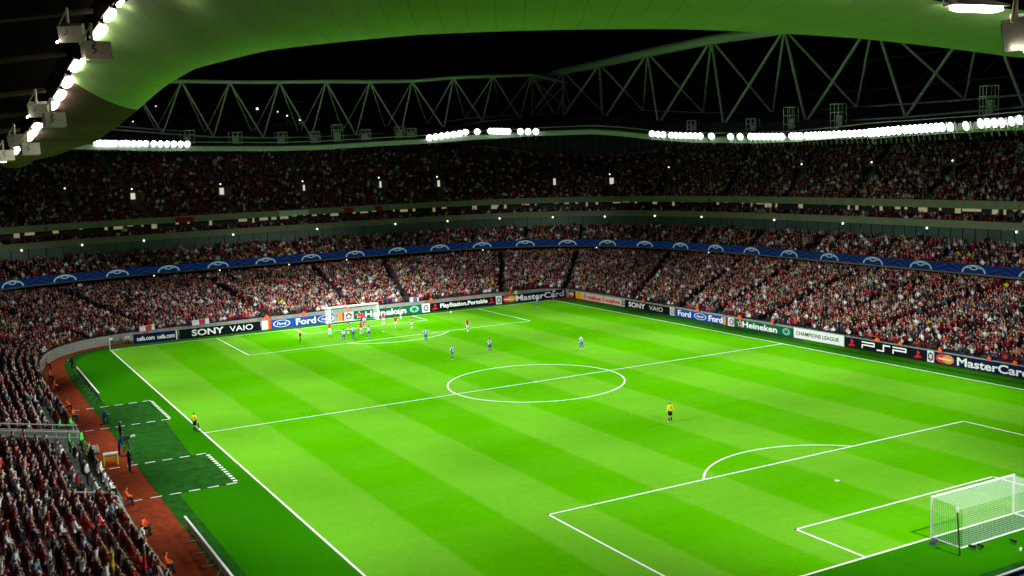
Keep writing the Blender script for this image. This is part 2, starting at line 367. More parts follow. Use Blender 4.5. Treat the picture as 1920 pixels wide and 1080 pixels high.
# roof
white_soffit = None
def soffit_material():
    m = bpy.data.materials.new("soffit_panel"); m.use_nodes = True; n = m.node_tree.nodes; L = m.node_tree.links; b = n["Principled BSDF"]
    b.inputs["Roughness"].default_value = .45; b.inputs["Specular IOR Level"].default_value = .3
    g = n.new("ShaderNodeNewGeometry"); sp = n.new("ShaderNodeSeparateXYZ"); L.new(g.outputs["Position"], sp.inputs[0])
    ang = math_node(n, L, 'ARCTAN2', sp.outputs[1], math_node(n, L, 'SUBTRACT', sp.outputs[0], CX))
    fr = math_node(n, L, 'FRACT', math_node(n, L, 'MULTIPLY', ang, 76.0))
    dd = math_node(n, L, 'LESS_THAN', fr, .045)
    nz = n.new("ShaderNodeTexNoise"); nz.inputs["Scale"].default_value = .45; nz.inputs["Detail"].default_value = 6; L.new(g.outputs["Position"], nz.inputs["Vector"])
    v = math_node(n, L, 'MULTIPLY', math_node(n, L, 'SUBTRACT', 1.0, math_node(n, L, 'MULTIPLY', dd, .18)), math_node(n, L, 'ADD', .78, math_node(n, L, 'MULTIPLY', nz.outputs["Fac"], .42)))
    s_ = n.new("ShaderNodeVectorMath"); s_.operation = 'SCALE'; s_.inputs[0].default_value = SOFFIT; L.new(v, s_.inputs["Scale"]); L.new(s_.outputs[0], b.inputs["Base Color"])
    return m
SOFFIT = (.62, .92, .36)  # pale panel tinted green: light bounced off the pitch put into its colour
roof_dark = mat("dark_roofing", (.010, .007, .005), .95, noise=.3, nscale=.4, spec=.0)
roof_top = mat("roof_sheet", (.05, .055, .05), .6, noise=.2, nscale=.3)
t2 = np.radians(np.linspace(0, 360, 721))
def rr(abn, zf, dz=0): return ring(abn, zf, t2, dz)
roof = bpy.data.objects.new("roof", None); COL.objects.link(roof); roof.parent = stad
E0 = rr(EDGE, z_edge); L0 = rr(LAMP, z_lamp)
rows = []
for f in np.linspace(0, 1, 13):
    q = E0*(1-f)+L0*f; q[:, 2] = E0[:, 2]+(L0[:, 2]-E0[:, 2])*f**1.7; rows.append(q)
b = MB(); b.grid(rows); ncol = len(rows[0])-1
for i in range(len(b.f)):   # the long left side is clad in brown mesh panels instead of pale sheet
    q = rows[0][i % ncol]
    if q[0] < -30 and -40.6 < q[1] < 38: b.m[i] = 1
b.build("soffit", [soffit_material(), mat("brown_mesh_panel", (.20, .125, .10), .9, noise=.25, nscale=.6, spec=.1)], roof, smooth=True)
REARZ = lambda ph, y=0: 33.0+0*ph
RR_ = rr(REAR, REARZ)
b = MB(); Lk = rr((47.9, 74.1, 4), z_lamp, .5)
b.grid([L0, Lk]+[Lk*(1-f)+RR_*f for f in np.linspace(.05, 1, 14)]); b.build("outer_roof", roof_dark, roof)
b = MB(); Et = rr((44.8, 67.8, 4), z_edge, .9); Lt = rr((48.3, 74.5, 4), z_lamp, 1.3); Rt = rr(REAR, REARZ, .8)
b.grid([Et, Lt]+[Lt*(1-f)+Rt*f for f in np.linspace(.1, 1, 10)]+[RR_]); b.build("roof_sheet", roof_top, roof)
lip = mat("roof_lip", (.38, .42, .36), .7)
b = MB(); b.grid([rr(EDGE, z_edge), rr((44.05, 67.05, 4), z_edge, .72), rr((44.75, 67.75, 4), z_edge, .74)]); b.build("gutter", lip, roof)
b = MB()
p_ = rr((44.5, 67.5, 4), z_edge, 1.35); b.path(list(p_)[::2], .06, 5); b.build("gutter_rail", lip, roof)
# dark radial beams under the outer roof
b = MB()
for a_ in np.arange(176, 262, 2.6):
    i = int(a_*2) % 720; A = Lk[i]; B = RR_[i]; n_ = 9; P = [Vector(A*(1-k/n_)+B*k/n_)-Vector((0, 0, .25 if k in (0, n_) else 1.6)) for k in range(n_+1)]; Q = [Vector(A*(1-k/n_)+B*k/n_)-Vector((0, 0, .2)) for k in range(n_+1)]
    for k in range(n_): b.tube(P[k], P[k+1], .11, 5); b.tube(Q[k], P[k+1], .07, 4)
b.build("roof_beam", mat("brown_steel", (.035, .025, .018), .9, spec=.05), roof)
b = MB()
for f in (.12, .3, .5, .75): b.path([Vector(q)-Vector((0, 0, .5)) for q in (Lk*(1-f)+RR_*f)[350:530:3]], .1, 5)
b.build("purlin", MATS["brown_steel"], roof)

steel = mat("grey_truss_steel", (.38, .46, .36), .5, spec=.3)
def truss(top, fr, re, rt, rb, rd, cap=None):
    T = bpy.data.objects.new("roof_truss", None); COL.objects.link(T); T.parent = stad
    b = MB(); b.path(top, rt, 10); b.build("top_chord", steel, T, smooth=True)
    for c in (fr, re): b = MB(); b.path(c, rb, 8); b.build("bottom_chord", steel, T, smooth=True)
    return T
def strut(T, a, c, r): b = MB(); b.tube(a, c, r, 7); b.build("diagonal_strut", steel, T)
# truss over the far end
xt = [-32.8, -25.4, -18.1, -10.9, -3.1, 4.6, 12.1, 19.6, 27.3, 35.0, 42.7, 50.0]; zt_ = [34.4, 36.1, 36.3, 36.2, 36.2, 36.3, 36.3, 36.4, 37.0, 37.3, 37.5, 36.2]
xb = [-36.6, -29, -21.4, -13.9, -6.2, 1.6, 9.2, 17.2, 25.1, 32.6, 40.1, 47.6]; zb_ = [30.2, 29.4, 28.6, 27.9, 27.6, 27.5, 27.7, 27.9, 28.5, 29.5, 29.9, 30.0]
TA = truss([(x, 72, z) for x, z in zip(xt, zt_)], [(x, 72, z) for x, z in zip(xb, zb_)], [(x+.6, 80, z+.9) for x, z in zip(xb, zb_)], .3, .14, .1)
for i, (x, z) in enumerate(zip(xt, zt_)):
    for j in (i, i+1):
        if j < len(xb): strut(TA, (x, 72, z), (xb[j], 72, zb_[j]), .13); strut(TA, (x, 72, z), (xb[j]+.6, 80, zb_[j]+.9), .10)
# larger truss over the right hand stand
yt = [84, 73, 61.2, 47.4, 31.6, 16.4, .9, -14.6, -30]; zt_ = [37.6, 38.3, 38.5, 39.0, 39.3, 39.0, 38.6, 38.2, 37.6]
yb = [78, 67, 54.6, 39.5, 24.3, 8.3, -7.5, -22.6, -38]; zb_ = [31, 30, 28.6, 27.3, 26.5, 26.2, 26.1, 26.4, 27.2]
yr = [80.5, 70, 57, 41, 25.2, 9.2, -7.6, -22, -38]; zr_ = [31.6, 31, 30.3, 29.1, 28.1, 28.1, 28.0, 28.2, 28.6]
TB = truss([(50, y, z) for y, z in zip(yt, zt_)], [(46, y, z) for y, z in zip(yb, zb_)], [(56, y, z) for y, z in zip(yr, zr_)], .72, .12, .10)
for i, (y, z) in enumerate(zip(yt, zt_)):
    for j in (i-1, i):
        if 0 <= j < len(yb): strut(TB, (50, y, z), (46, yb[j], zb_[j]), .2); strut(TB, (50, y, z), (56, yr[j], zr_[j]), .17)
# rear lattice behind the trusses, seen faintly above the roof
T3 = bpy.data.objects.new("roof_truss", None); COL.objects.link(T3); T3.parent = stad
b = MB(); dim = mat("dim_truss_steel", (.05, .06, .05), .6)
P1 = [(68, y, 31.0) for y in range(-40, 81, 10)]; P2 = [(68, y+5, 35.2) for y in range(-40, 81, 10)]
b.path(P1, .14, 6); b.path(P2, .14, 6)
for i in range(len(P1)): b.tube(P1[i], P2[i], .1, 5); (i+1 < len(P1)) and b.tube(P2[i], P1[i+1], .1, 5)
for i in range(0, len(P1)): b.tube(P2[i], (56, P2[i][1]-5, 29.5), .09, 5); b.tube(P2[i], (56, P2[i][1], 32.6), .07, 5)
b.build("rear_lattice", dim, T3)
b = MB(); P1 = [(x, 92, 30.5) for x in range(-40, 66, 9)]; P2 = [(x+4.5, 92, 34) for x in range(-40, 66, 9)]
for i in range(len(P1)):
    b.tube(P1[i], P2[i], .08, 5)
    if i+1 < len(P1) and i % 2 == 0: b.tube(P2[i], (P2[i][0]+6, 88, 34.1), .07, 5)
    if i+1 < len(P1): b.tube(P2[i], P1[i+1], .08, 5)
b.build("rear_lattice", dim, T3)

# access cages standing on the roof edge
cage_m = mat("cage_steel", (.35, .42, .36), .6)
def cage(x, y, z, w_, h_, cat_label):
    b = MB(); t = thing("access_cage", cat_label, "cage", (x, y, z), math.atan2(y, x-CX), "access cages on the roof edge")
    for i in range(3):
        for q in (-w_/2, w_/2): b.tube((q, (i-1)*w_/2, 0), (q, (i-1)*w_/2, h_), .05, 5)
    for k in range(4):
        zz = h_*k/3
        for q in (-1, 1): b.tube((q*w_/2, -w_/2, zz), (q*w_/2, w_/2, zz), .05, 5); b.tube((-w_/2, q*w_/2, zz), (w_/2, q*w_/2, zz), .05, 5)
    b.build("frame", cage_m, t); b = MB(); b.box((0, 0, .06), (w_, w_, .06)); b.box((w_*.2, 0, h_*.3), (.3, w_*.7, h_*.5)); b.build("platform", cage_m, t)
for i, (a_, h_) in enumerate([(103.2, 1.9), (97.4, 1.7), (91.6, 1.7), (87.2, 1.7), (84.0, 2.6), (80.2, 1.6), (75.5, 1.8), (73.9, 1.4), (31.5, 1.8), (19.0, 2.0), (10.8, 3.2), (1.0, 3.0), (-23.5, 3.2)]):
    x, y = se(46.2, 69.2, 4, R(a_)); ph = float(phi(x, y, 46.2, 69.2)); side = "over the far end" if a_ > 60 else "over the right hand stand"
    wd = 1.5 if a_ > 60 else 1.3
    cage(float(x), float(y), float(z_edge(ph, y))+1.2, wd, h_, "grey steel cage, %s from the left, on the roof edge %s" % (["first", "second", "third", "fourth", "fifth", "sixth", "seventh", "eighth"][i if a_ > 60 else i-8], side))

# ------------------------------------------------------------------ floodlights along the roof edge
lens_m = mat("flood_lens", (.9, .9, .9), .3, emit=(.93, 1.0, .97), estr=14)
house_m = mat("lamp_housing", (.2, .2, .2), .5)
FL = [(115.29, 27.15), (114.8, 27.14), (114.31, 27.12), (113.83, 27.11), (113.36, 27.1), (112.89, 27.09), (112.09, 27.07), (111.36, 27.05), (110.63, 27.02), (109.9, 27.0), (109.18, 26.98), (108.22, 26.94), (107.41, 26.91), (106.61, 26.88), (105.81, 26.85), (105.0, 26.82), (104.19, 26.79), (71.7, 26.81), (70.86, 26.92), (70.03, 27.03), (69.2, 27.14), (68.38, 27.24), (67.55, 27.35), (66.76, 27.5), (65.18, 27.52), (63.38, 27.53), (62.91, 27.51), (62.44, 27.48), (61.96, 27.45), (61.49, 27.42), (61.01, 27.39), (59.34, 27.29), (58.28, 27.22), (57.21, 27.15), (38.42, 25.83), (37.31, 25.71), (36.27, 25.6), (34.69, 25.45), (33.71, 25.4), (32.71, 25.34), (31.71, 25.29), (30.69, 25.23), (29.66, 25.18), (28.62, 25.13), (26.2, 25.01), (21.96, 24.82), (19.81, 24.76), (17.4, 24.7), (16.43, 24.67), (15.46, 24.65), (14.45, 24.62), (13.44, 24.59), (12.42, 24.57), (11.41, 24.54), (10.41, 24.52), (8.14, 24.5), (7.19, 24.49), (6.25, 24.48), (4.74, 24.47), (3.81, 24.46), (2.89, 24.45), (1.98, 24.44), (1.07, 24.44), (-0.01, 24.44), (-1.08, 24.44), (-2.14, 24.43), (-3.18, 24.43), (-4.21, 24.43), (-5.23, 24.43), (-6.23, 24.43), (-7.22, 24.43), (-8.2, 24.43), (-8.69, 24.44), (-9.64, 24.47), (-10.57, 24.5), (-11.48, 24.52), (-12.38, 24.55), (-13.27, 24.57), (-14.35, 24.59), (-15.24, 24.6), (-16.11, 24.61), (-16.97, 24.62), (-17.81, 24.63), (-18.63, 24.64), (-19.44, 24.65), (-20.23, 24.66), (-21.47, 24.65), (-23.62, 24.65), (-25.52, 24.85), (-26.42, 24.84), (-27.31, 24.82), (-28.17, 24.8), (-29.29, 24.89), (-30.26, 24.98)]
def disc(b, c, r, nrm, n=14, m=0):
    q = Vector(nrm).to_track_quat('Z', 'Y').to_matrix(); k = len(b.v)
    for i in range(n): t = 2*math.pi*i/n; b.v.append(tuple(Vector(c)+q@Vector((math.cos(t)*r, math.sin(t)*r, 0))))
    b.f.append(tuple(range(k, k+n))); b.m.append(m)
def flood_proto():
    t = thing("floodlight", "x", "floodlight")
    b = MB(); b.tube((.42, 0, 0), (0, 0, 0), .24, 12, r2=.43); b.box((.1, -.56, -.1), (.1, .06, 1.0)); b.box((.1, .56, -.1), (.1, .06, 1.0)); b.build("housing", house_m, t)
    b = MB(); b.tube((-.01, 0, 0), (-.10, 0, 0), .40, 14); b.build("lens", lens_m, t)
    b = MB(); b.box((.1, 0, -.62), (.14, 1.2, .08)); b.box((.1, 0, -.95), (.1, .1, .6)); b.build("bracket", house_m, t); return t
def copy_tree(o, parent=None):
    c = o.copy(); COL.objects.link(c)
    if parent: c.parent = parent
    for ch in [q for q in KIDS.get(o.name, [])]: copy_tree(ch, c)
    return c
KIDS = {}
def index_kids():
    KIDS.clear()
    for q in bpy.data.objects:
        if q.parent: KIDS.setdefault(q.parent.name, []).append(q)
fp = flood_proto(); index_kids()
for i, (a_, z) in enumerate(FL):
    o = fp if i == 0 else copy_tree(fp)
    x, y = se(43.9, 66.9, 4, R(a_)); o.location = (x, y, z+.05); o.rotation_euler = (0, R(-14), math.atan2(y, x-CX))
    s_ = 1.0 if a_ > 100 else (1.12 if a_ > 50 else .98)
    if a_ < -8: s_ = 1.15
    o.scale = (s_,)*3
    g, nm, i1 = (("far left", "at the left end of the far roof edge", 0) if i < 17 else ("far middle", "in the row left of the dark roof corner", 17) if i < 34 else
                 ("right, far part", "in the row right of the dark roof corner", 34) if i < 56 else ("right, middle", "in the long row over the right stand", 56) if i < 79 else ("right, near part", "in the near row at the right frame edge", 79))
    k = i-i1; od = ["first", "second", "third", "fourth", "fifth", "sixth", "seventh", "eighth", "ninth", "tenth", "eleventh", "twelfth", "thirteenth", "fourteenth", "fifteenth", "sixteenth", "seventeenth", "eighteenth", "nineteenth", "twentieth", "twenty-first", "twenty-second", "twenty-third"]
    tag(o, "white floodlight, %s from the left %s" % (od[k], nm), "floodlight", "floodlights, %s row of the roof edge" % g)

# glow of the tube lights where roof panels meet
tube_m = mat("tube_glow", (1, 1, 1), .3, emit=(1.0, .97, .88), estr=14)
fit_m = mat("fitting_enamel", (.45, .45, .40), .5)
TL = [(-46.6, -50.7, 29.6), (-46.9, -49.4, 29.25), (-47.2, -48.2, 28.7), (-47.8, -45.3, 27.64), (-48.0, -43.9, 27.08), (-48.2, -42.6, 26.61), (-48.4, -41.4, 26.24), (-48.8, -37.8, 25.47), (-48.9, -36.4, 25.2), (-49.0, -35.1, 25.01), (-49.2, -31.4, 24.63), (-49.3, -29.7, 24.45), (-49.4, -27.1, 24.3), (-49.5, -23.9, 24.1), (-29.9, -71.5, 27.5), (-26.2, -72.3, 27.07), (-23.7, -72.7, 26.7)]
for i, q in enumerate(TL):
    ln = 1.05 if i < 3 else (.85 if i < 14 else 2.0); nx = .36 if i < 14 else .42; ang_ = R(86) if i < 14 else R(-4)
    t = thing("tube_light", "x", "light", q, ang_, "lights along the near roof seam")
    Q_ = TL[max(0, i-1)], TL[min(13, i+1)]
    if i < 14: dv = Vector(Q_[0])-Vector(Q_[1]); t.rotation_euler = dv.to_track_quat('X', 'Z').to_euler()
    b = MB(); b.box((0, 0, .12), (ln+.2, nx+.1, .14)); b.tube((-ln/2-.35, 0, .15), (-ln/2-.05, 0, .1), .05, 6); b.build("housing", fit_m, t)
    b = MB()
    n_ = 10; pts = []
    for k in range(20):   # rounded lamp cover
        th = 2*math.pi*k/20; pts.append(((ln/2)*abs(math.cos(th))**.5*np.sign(math.cos(th)), (nx/2)*abs(math.sin(th))**.5*np.sign(math.sin(th))))
    b.grid([[(p[0], p[1], .05) for p in pts+pts[:1]], [(p[0], p[1], -.06) for p in pts+pts[:1]], [(p[0]*.8, p[1]*.7, -.11) for p in pts+pts[:1]]]); b.quad(*[(p[0]*.8, p[1]*.7, -.11) for p in pts]); b.build("lamp_cover", tube_m, t)
    tag(t, ["topmost glowing light of the near roof seam, cut by the frame top", "second glowing light of the roof seam, above the nearest speaker pair", "glowing light just above the nearest white speaker box"][i] if i < 3 else
        ("glowing light, %s of four between the two nearest speaker pairs" % ["topmost", "second", "third", "lowest"][i-3] if i < 7 else ("glowing light, %s of three below the second speaker pair" % ["topmost", "middle", "lowest"][i-7] if i < 10 else ("small glowing light, %s counted down from the third speaker pair" % ["first", "second", "third", "fourth"][i-10] if i < 14 else
        ["long light of the right roof seam cut by the frame top", "long bright light on the near roof seam at the upper right", "long light beside the white speaker at the upper right"][i-14]))))
    if i in (0, 1, 2, 4, 6, 8, 12, 14, 15):
        l = bpy.data.lights.new("tube_and_fill_light", 'POINT'); l.energy = 3.5; l.color = (1, .92, .78); l.shadow_soft_size = .25
        lo_ = bpy.data.objects.new("tube_and_fill_light", l); COL.objects.link(lo_); lo_.location = (q[0], q[1], q[2]-.35)

for q in ((-45.6, -54.5, 28.9), (-43.0, -60.5, 28.6), (-36, -68.2, 27.9)):  # lights without fittings, added out of frame to brighten the speakers
    l = bpy.data.lights.new("tube_and_fill_light", 'POINT'); l.energy = 6; l.color = (1, .92, .78); l.shadow_soft_size = .25
    lo_ = bpy.data.objects.new("tube_and_fill_light", l); COL.objects.link(lo_); lo_.location = q
# white loudspeakers hung in pairs under the seam
spk_m = mat("speaker_cream", (.80, .76, .56), .6, noise=.08)
blk = mat("black_plastic", (.02, .02, .02), .5)
def speaker(x, y, z, rz, sc, tilt, label):
    t = thing("loudspeaker", label, "speaker", (x, y, z), rz, "cream loudspeakers under the near roof"); t.scale = (sc,)*3
    Rm = Matrix.Rotation(tilt, 3, 'X')
    b = MB(); b.box((0, 0, 0), (1.5, .75, 1.05), rot=Rm); b.build("cabinet", spk_m, t)
    b = MB(); b.box(tuple(Rm@Vector((0, .385, 0))), (1.3, .02, .85), rot=Rm); b.build("grille", blk, t)
    b = MB(); b.box((-.2, 0, 1.0), (.14, .14, 1.2)); b.tube((-.2, 0, 1.5), (-.9, .1, .4), .05, 6); b.build("hanging_bracket", spk_m, t)
    b = MB(); pts = [(-.25+.12*math.sin(k*1.3), -.42, .5-.08*k) for k in range(9)]; b.path(pts, .03, 5); b.build("cable", blk, t)
    if z > 25.5:
        b = MB(); b.tube((-.85, -.3, -.55), (-.85, -.42, -.62), .07, 8); b.tube((-.85, .1, -.4), (-.85, -.3, -.55), .02, 5); b.build("bracket_lamp", tube_m, t)
        l = bpy.data.lights.new("bracket_lamp_glow", 'POINT'); l.energy = 9; l.color = (1, .93, .75); l.shadow_soft_size = .08; lo_ = bpy.data.objects.new("bracket_lamp_glow", l); COL.objects.link(lo_)
        v = Matrix.Rotation(rz, 3, 'Z')@Vector((-.6, -1.6, -.9)); lo_.location = (x+v.x, y+v.y, z+v.z)
SP = [(-48.7, -51.9, 28.2, .9, "outer"), (-48.4, -55.2, 27.2, .95, "inner"), (-49.3, -44.6, 25.9, .85, "outer"), (-49.1, -47.8, 25.3, .85, "inner"), (-49.8, -38.7, 24.8, .8, "outer"), (-49.6, -42.3, 24.3, .8, "inner"), (-50.0, -33.6, 24.2, .8, "inner")]
nm = ["nearest", "nearest", "second nearest", "second nearest", "third", "third", "farthest"]
for i, (x, y, z, sc, io) in enumerate(SP):
    speaker(x, y, z, R(10 if io == "inner" else -25), sc*.62, R(-8 if io == "inner" else 20), "%s cream box of the %s hanging loudspeaker pair at the upper left" % (io, nm[i]) if i < 6 else "farthest and smallest cream loudspeaker box at the left frame edge")
speaker(-26.2, -73.6, 26.1, R(35), .85, R(-8), "large cream loudspeaker hanging at the upper right corner")

# small lamps on the balcony front and doorways of the upper tier
dot_m = mat("small_lamp_glow", (1, 1, 1), .4, emit=(.95, 1, .72), estr=2.2)
LEDGE = [(114.27, 11.73), (108.72, 11.83), (102.8, 11.82), (93.45, 11.82), (83.81, 11.81), (74.52, 11.79), (68.38, 11.75), (62.36, 11.8), (56.26, 11.7), (50.15, 11.69), (43.96, 11.86), (37.77, 11.85), (27.33, 11.77), (16.99, 11.69), (4.73, 11.61), (-6.71, 11.65)]
def small_lamp(x, y, z, rz, name, label, grp, r=.24):
    t = thing(name, label, "lamp", (x, y, z), rz, grp)
    b = MB(); b.tube((-.02, 0, 0), (.12, 0, 0), r*.9, 8); b.box((.2, 0, 0), (.3, .1, .1)); b.build("housing", house_m, t)
    b = MB(); b.tube((-.1, 0, 0), (-.02, 0, 0), r, 10, r2=r*.8); b.build("lens", dot_m, t)
ordn = ["first", "second", "third", "fourth", "fifth", "sixth", "seventh", "eighth", "ninth", "tenth", "eleventh", "twelfth", "thirteenth", "fourteenth", "fifteenth", "sixteenth"]
for i, (a_, z) in enumerate(LEDGE):
    x, y = se(67.9, 88.9, 3.8, R(a_)); small_lamp(x, y, z-.05, math.atan2(y, x-CX), "balcony_lamp", "%s small white lamp from the left along the lower balcony front" % ordn[i], "small lamps on the lower balcony front", .16)
door_m = mat("lit_doorway", (.9, .85, .7), .6, emit=(1, .93, .66), estr=.6)
VOM = [(107.84, .34, 0), (101.87, .28, 2), (92.95, .29, 2), (84.06, .28, 1), (75.43, .29, 1), (68.91, .29, 3), (56.14, .36, 3), (49.74, .35, 2), (43.15, .41, 0), (25.64, .30, 0), (16.08, .30, 0), (5.46, .30, 0)]
for i, (a_, f, k) in enumerate(VOM):
    T_ = tier(UP, f); x, y = se(*T_, R(a_)); ph = float(phi(x, y, T_[0], T_[1])); z = float(z_up(f, ph)); rz = math.atan2(y, x-CX)
    b = MB()   # doorway box cut into the seats: side walls, header, lit back
    Rm = Matrix.Rotation(rz, 3, 'Z')
    def P(q): return tuple(Rm@Vector(q)+Vector((x, y, z)))
    for sgn in (-1, 1): b.box(P((.2, sgn*1.15, .4)), (2.6, .15, 1.9), rz)
    b.box(P((1.0, 0, 1.45)), (1.2, 2.4, .2), rz); b.build("stair_entrance_wall", dark_conc, stad)
    if k:
        b = MB(); wd = {1: .35, 2: .75, 3: .45}[k]; b.box(P((.6, 0, .55)), (.1, wd, 1.5), rz); b.build("doorway", door_m, stad)
    if i != 6: small_lamp(*P((.2, .3 if k else 0, 2.0)), rz, "doorway_lamp", "%s small pale lamp from the left above an upper tier stair entrance" % ordn[i if i < 6 else i-1], "lamps over the upper tier entrances", .13)
# distant light points beyond the roof; their lamp bodies and mounting are made up
for i, q in enumerate([(482, 204, .20), (520, 210, .14), (538, 217, .12), (562, 225, .12), (586, 233, .11), (292, 199, .09), (249, 228, .09)]):
    d = _f+_r*(q[0]-960)/FPX-_u*(q[1]-540)/FPX; P_ = CAM+d*(93-CAM[1])/d[1]
    t = thing("far_light_point", "%s distant light point seen past the far roof truss" % (["brightest", "second", "third", "fourth", "fifth", "tiny far left upper", "tiny far left lower"][i]), "lamp", P_, 0, "distant light points past the far roof")
    b = MB(); b.tube((0, -.2, 0), (0, 0, 0), q[2], 8); b.build("lens", dot_m, t); b = MB(); b.tube((0, 0, 0), (0, .25, 0), q[2]*1.1, 8); b.box((0, .3, -.6), (.08, .08, 1.2)); b.build("housing", house_m, t)

# ------------------------------------------------------------------ blue electronic ribbon around the middle tier
def ribbon_material():
    m = bpy.data.materials.new("ribbon_screen"); m.use_nodes = True; n = m.node_tree.nodes; L = m.node_tree.links; b = n["Principled BSDF"]
    g = n.new("ShaderNodeNewGeometry"); sp = n.new("ShaderNodeSeparateXYZ"); L.new(g.outputs["Position"], sp.inputs[0])
    uv = n.new("ShaderNodeUVMap"); su = n.new("ShaderNodeSeparateXYZ"); L.new(uv.outputs[0], su.inputs[0])
    # rays spreading from each arch
    c = math_node(n, L, 'SUBTRACT', math_node(n, L, 'FRACT', su.outputs[0]), .5)
    an = math_node(n, L, 'ARCTAN2', math_node(n, L, 'ADD', su.outputs[1], .4), math_node(n, L, 'MULTIPLY', c, 7.9))
    sn = math_node(n, L, 'SINE', math_node(n, L, 'MULTIPLY', an, 34.0))
    mr = n.new("ShaderNodeMapRange"); L.new(sn, mr.inputs[0]); mr.inputs[1].default_value = -.2; mr.inputs[2].default_value = 1
    cr = n.new("ShaderNodeMix"); cr.data_type = 'RGBA'; L.new(mr.outputs[0], cr.inputs[0]); cr.inputs[6].default_value = (.0015, .010, .055, 1); cr.inputs[7].default_value = (.006, .034, .135, 1)
    b.inputs["Base Color"].default_value = (.004, .006, .02, 1); b.inputs["Roughness"].default_value = .9; b.inputs["Specular IOR Level"].default_value = .1
    L.new(cr.outputs[2], b.inputs["Emission Color"]); b.inputs["Emission Strength"].default_value = .6; m.cycles.emission_sampling = 'NONE'
    return m
RB = (60.3, 81.2, 4); td = np.radians(np.linspace(-60, 170, 4601)); xr, yr_ = se(*RB, td)
sr = np.concatenate([[0], np.cumsum(np.hypot(np.diff(xr), np.diff(yr_)))])
rib = thing("led_ribbon_board", "long blue electronic ribbon board with pale arches running around the middle tier front", "display")
PIT_ = 7.9
i0 = int(np.argmin(np.abs(project(np.stack([xr, yr_, np.full_like(xr, 7.6)], 1))[0]-985)+1e3*(yr_ < 30))); S0 = sr[i0]
b = MB(); st = slice(0, 4601, 10); ids = np.arange(0, 4601, 10)
b.grid([[(xr[i], yr_[i], 6.98) for i in ids], [(xr[i], yr_[i], 8.1) for i in ids]]); o = b.build("screen", ribbon_material(), rib)
uvl = o.data.uv_layers.new(name="UVMap"); 
for li, l_ in enumerate(o.data.loops):
    vi = l_.vertex_index; uvl.data[li].uv = ((sr[ids[vi % len(ids)]]-S0)/PIT_+.5+100, 0 if vi < len(ids) else 1.12)
arch_m = mat("ribbon_arch", (.03, .04, .045), .5, emit=(.32, .52, .54), estr=.42)
def on_rib(s_, z, off=.05):
    x = np.interp(s_, sr, xr); y = np.interp(s_, sr, yr_); x2 = np.interp(s_+.1, sr, xr); y2 = np.interp(s_+.1, sr, yr_)
    d = Vector((x2-x, y2-y, 0)).normalized(); return (x-d.y*off, y+d.x*off, z)
for k in range(-22, 22):
    s0 = S0+k*PIT_
    if s0 < 5 or s0 > sr[-1]-5: continue
    q = project(np.array([on_rib(s0, 7.5)]))
    if q[2][0] < 0 or q[0][0] < -150 or q[0][0] > 2100: continue
    b = MB(); N_ = 12; up = []; dn = []
    for i in range(N_+1):
        th = math.pi*i/N_; up.append(on_rib(s0-1.75*math.cos(th), 7.06+.98*math.sin(th))); dn.append(on_rib(s0-1.50*math.cos(th), 7.06+.84*math.sin(th)))
    b.grid([up, dn])
    up = []; dn = []
    for i in range(13):
        th = 2*math.pi*i/12; up.append(on_rib(s0+.60*math.cos(th), 7.66+.27*math.sin(th))); dn.append(on_rib(s0+.40*math.cos(th), 7.66+.15*math.sin(th)))
    b.grid([up, dn])
    for sgn in (-1, 1):
        b.quad(on_rib(s0+sgn*1.05, 7.72), on_rib(s0+sgn*.58, 7.70), on_rib(s0+sgn*.58, 7.62), on_rib(s0+sgn*1.15, 7.60)); 0 and b.quad(on_rib(s0+sgn*.35, 7.30), on_rib(s0+sgn*.75, 7.10), on_rib(s0+sgn*.5, 7.10), on_rib(s0+sgn*.2, 7.27))
    b.build("arch_emblem", arch_m, rib)

# ------------------------------------------------------------------ perimeter advertising boards
def cm(name, c, e=.0): return mat(name, c, .9, spec=.05)
NAVY = cm("board_navy", (.008, .012, .06)); BLACK = cm("board_black", (.006, .008, .010)); FBLUE = cm("board_blue", (.015, .07, .38)); GREEN = cm("board_green", (.005, .11, .05)); WHITE = cm("board_white", (.80, .80, .80))
REDB = cm("board_red", (.62, .05, .03)); ORANGE = cm("board_orange", (.75, .30, .04)); YELLOW = cm("board_yellow", (.85, .68, .02)); SREED = cm("board_sign_red", (.55, .02, .03)); PALEG = cm("board_pale_green", (.25, .55, .42)); GREYT = cm("board_grey_text", (.30, .31, .32)); DGREY = cm("board_dark_text", (.05, .055, .06)); VAN = cm("board_vodared", (.72, .03, .02)); WARMW = cm("board_warm_white", (.8, .62, .5))
TXT = cm("letter_white", (.88, .88, .88))
def put_text(t, s_, x, z, size, m, thick=.02, width=None, yo=.072, shear=0):
    me = lettering(s_, size, thick, width, shear); me.materials.append(m); o = bpy.data.objects.new("lettering", me); COL.objects.link(o); o.parent = t; o.location = (x, -yo, z); o.rotation_euler = (R(90), 0, 0); return o
def ellipse(t, name, x, z, rx, rz_, m, y=.075, n=24, inner=None):
    b = MB()
    if inner: b.grid([[(x+rx*math.cos(a)*k, -y, z+rz_*math.sin(a)*k) for a in np.linspace(0, 2*math.pi, n+1)] for k in (1, inner)])
    else: b.quad(*[(x+rx*math.cos(a), -y, z+rz_*math.sin(a)) for a in np.linspace(0, 2*math.pi, n, endpoint=False)])
    return b.build(name, m, t)
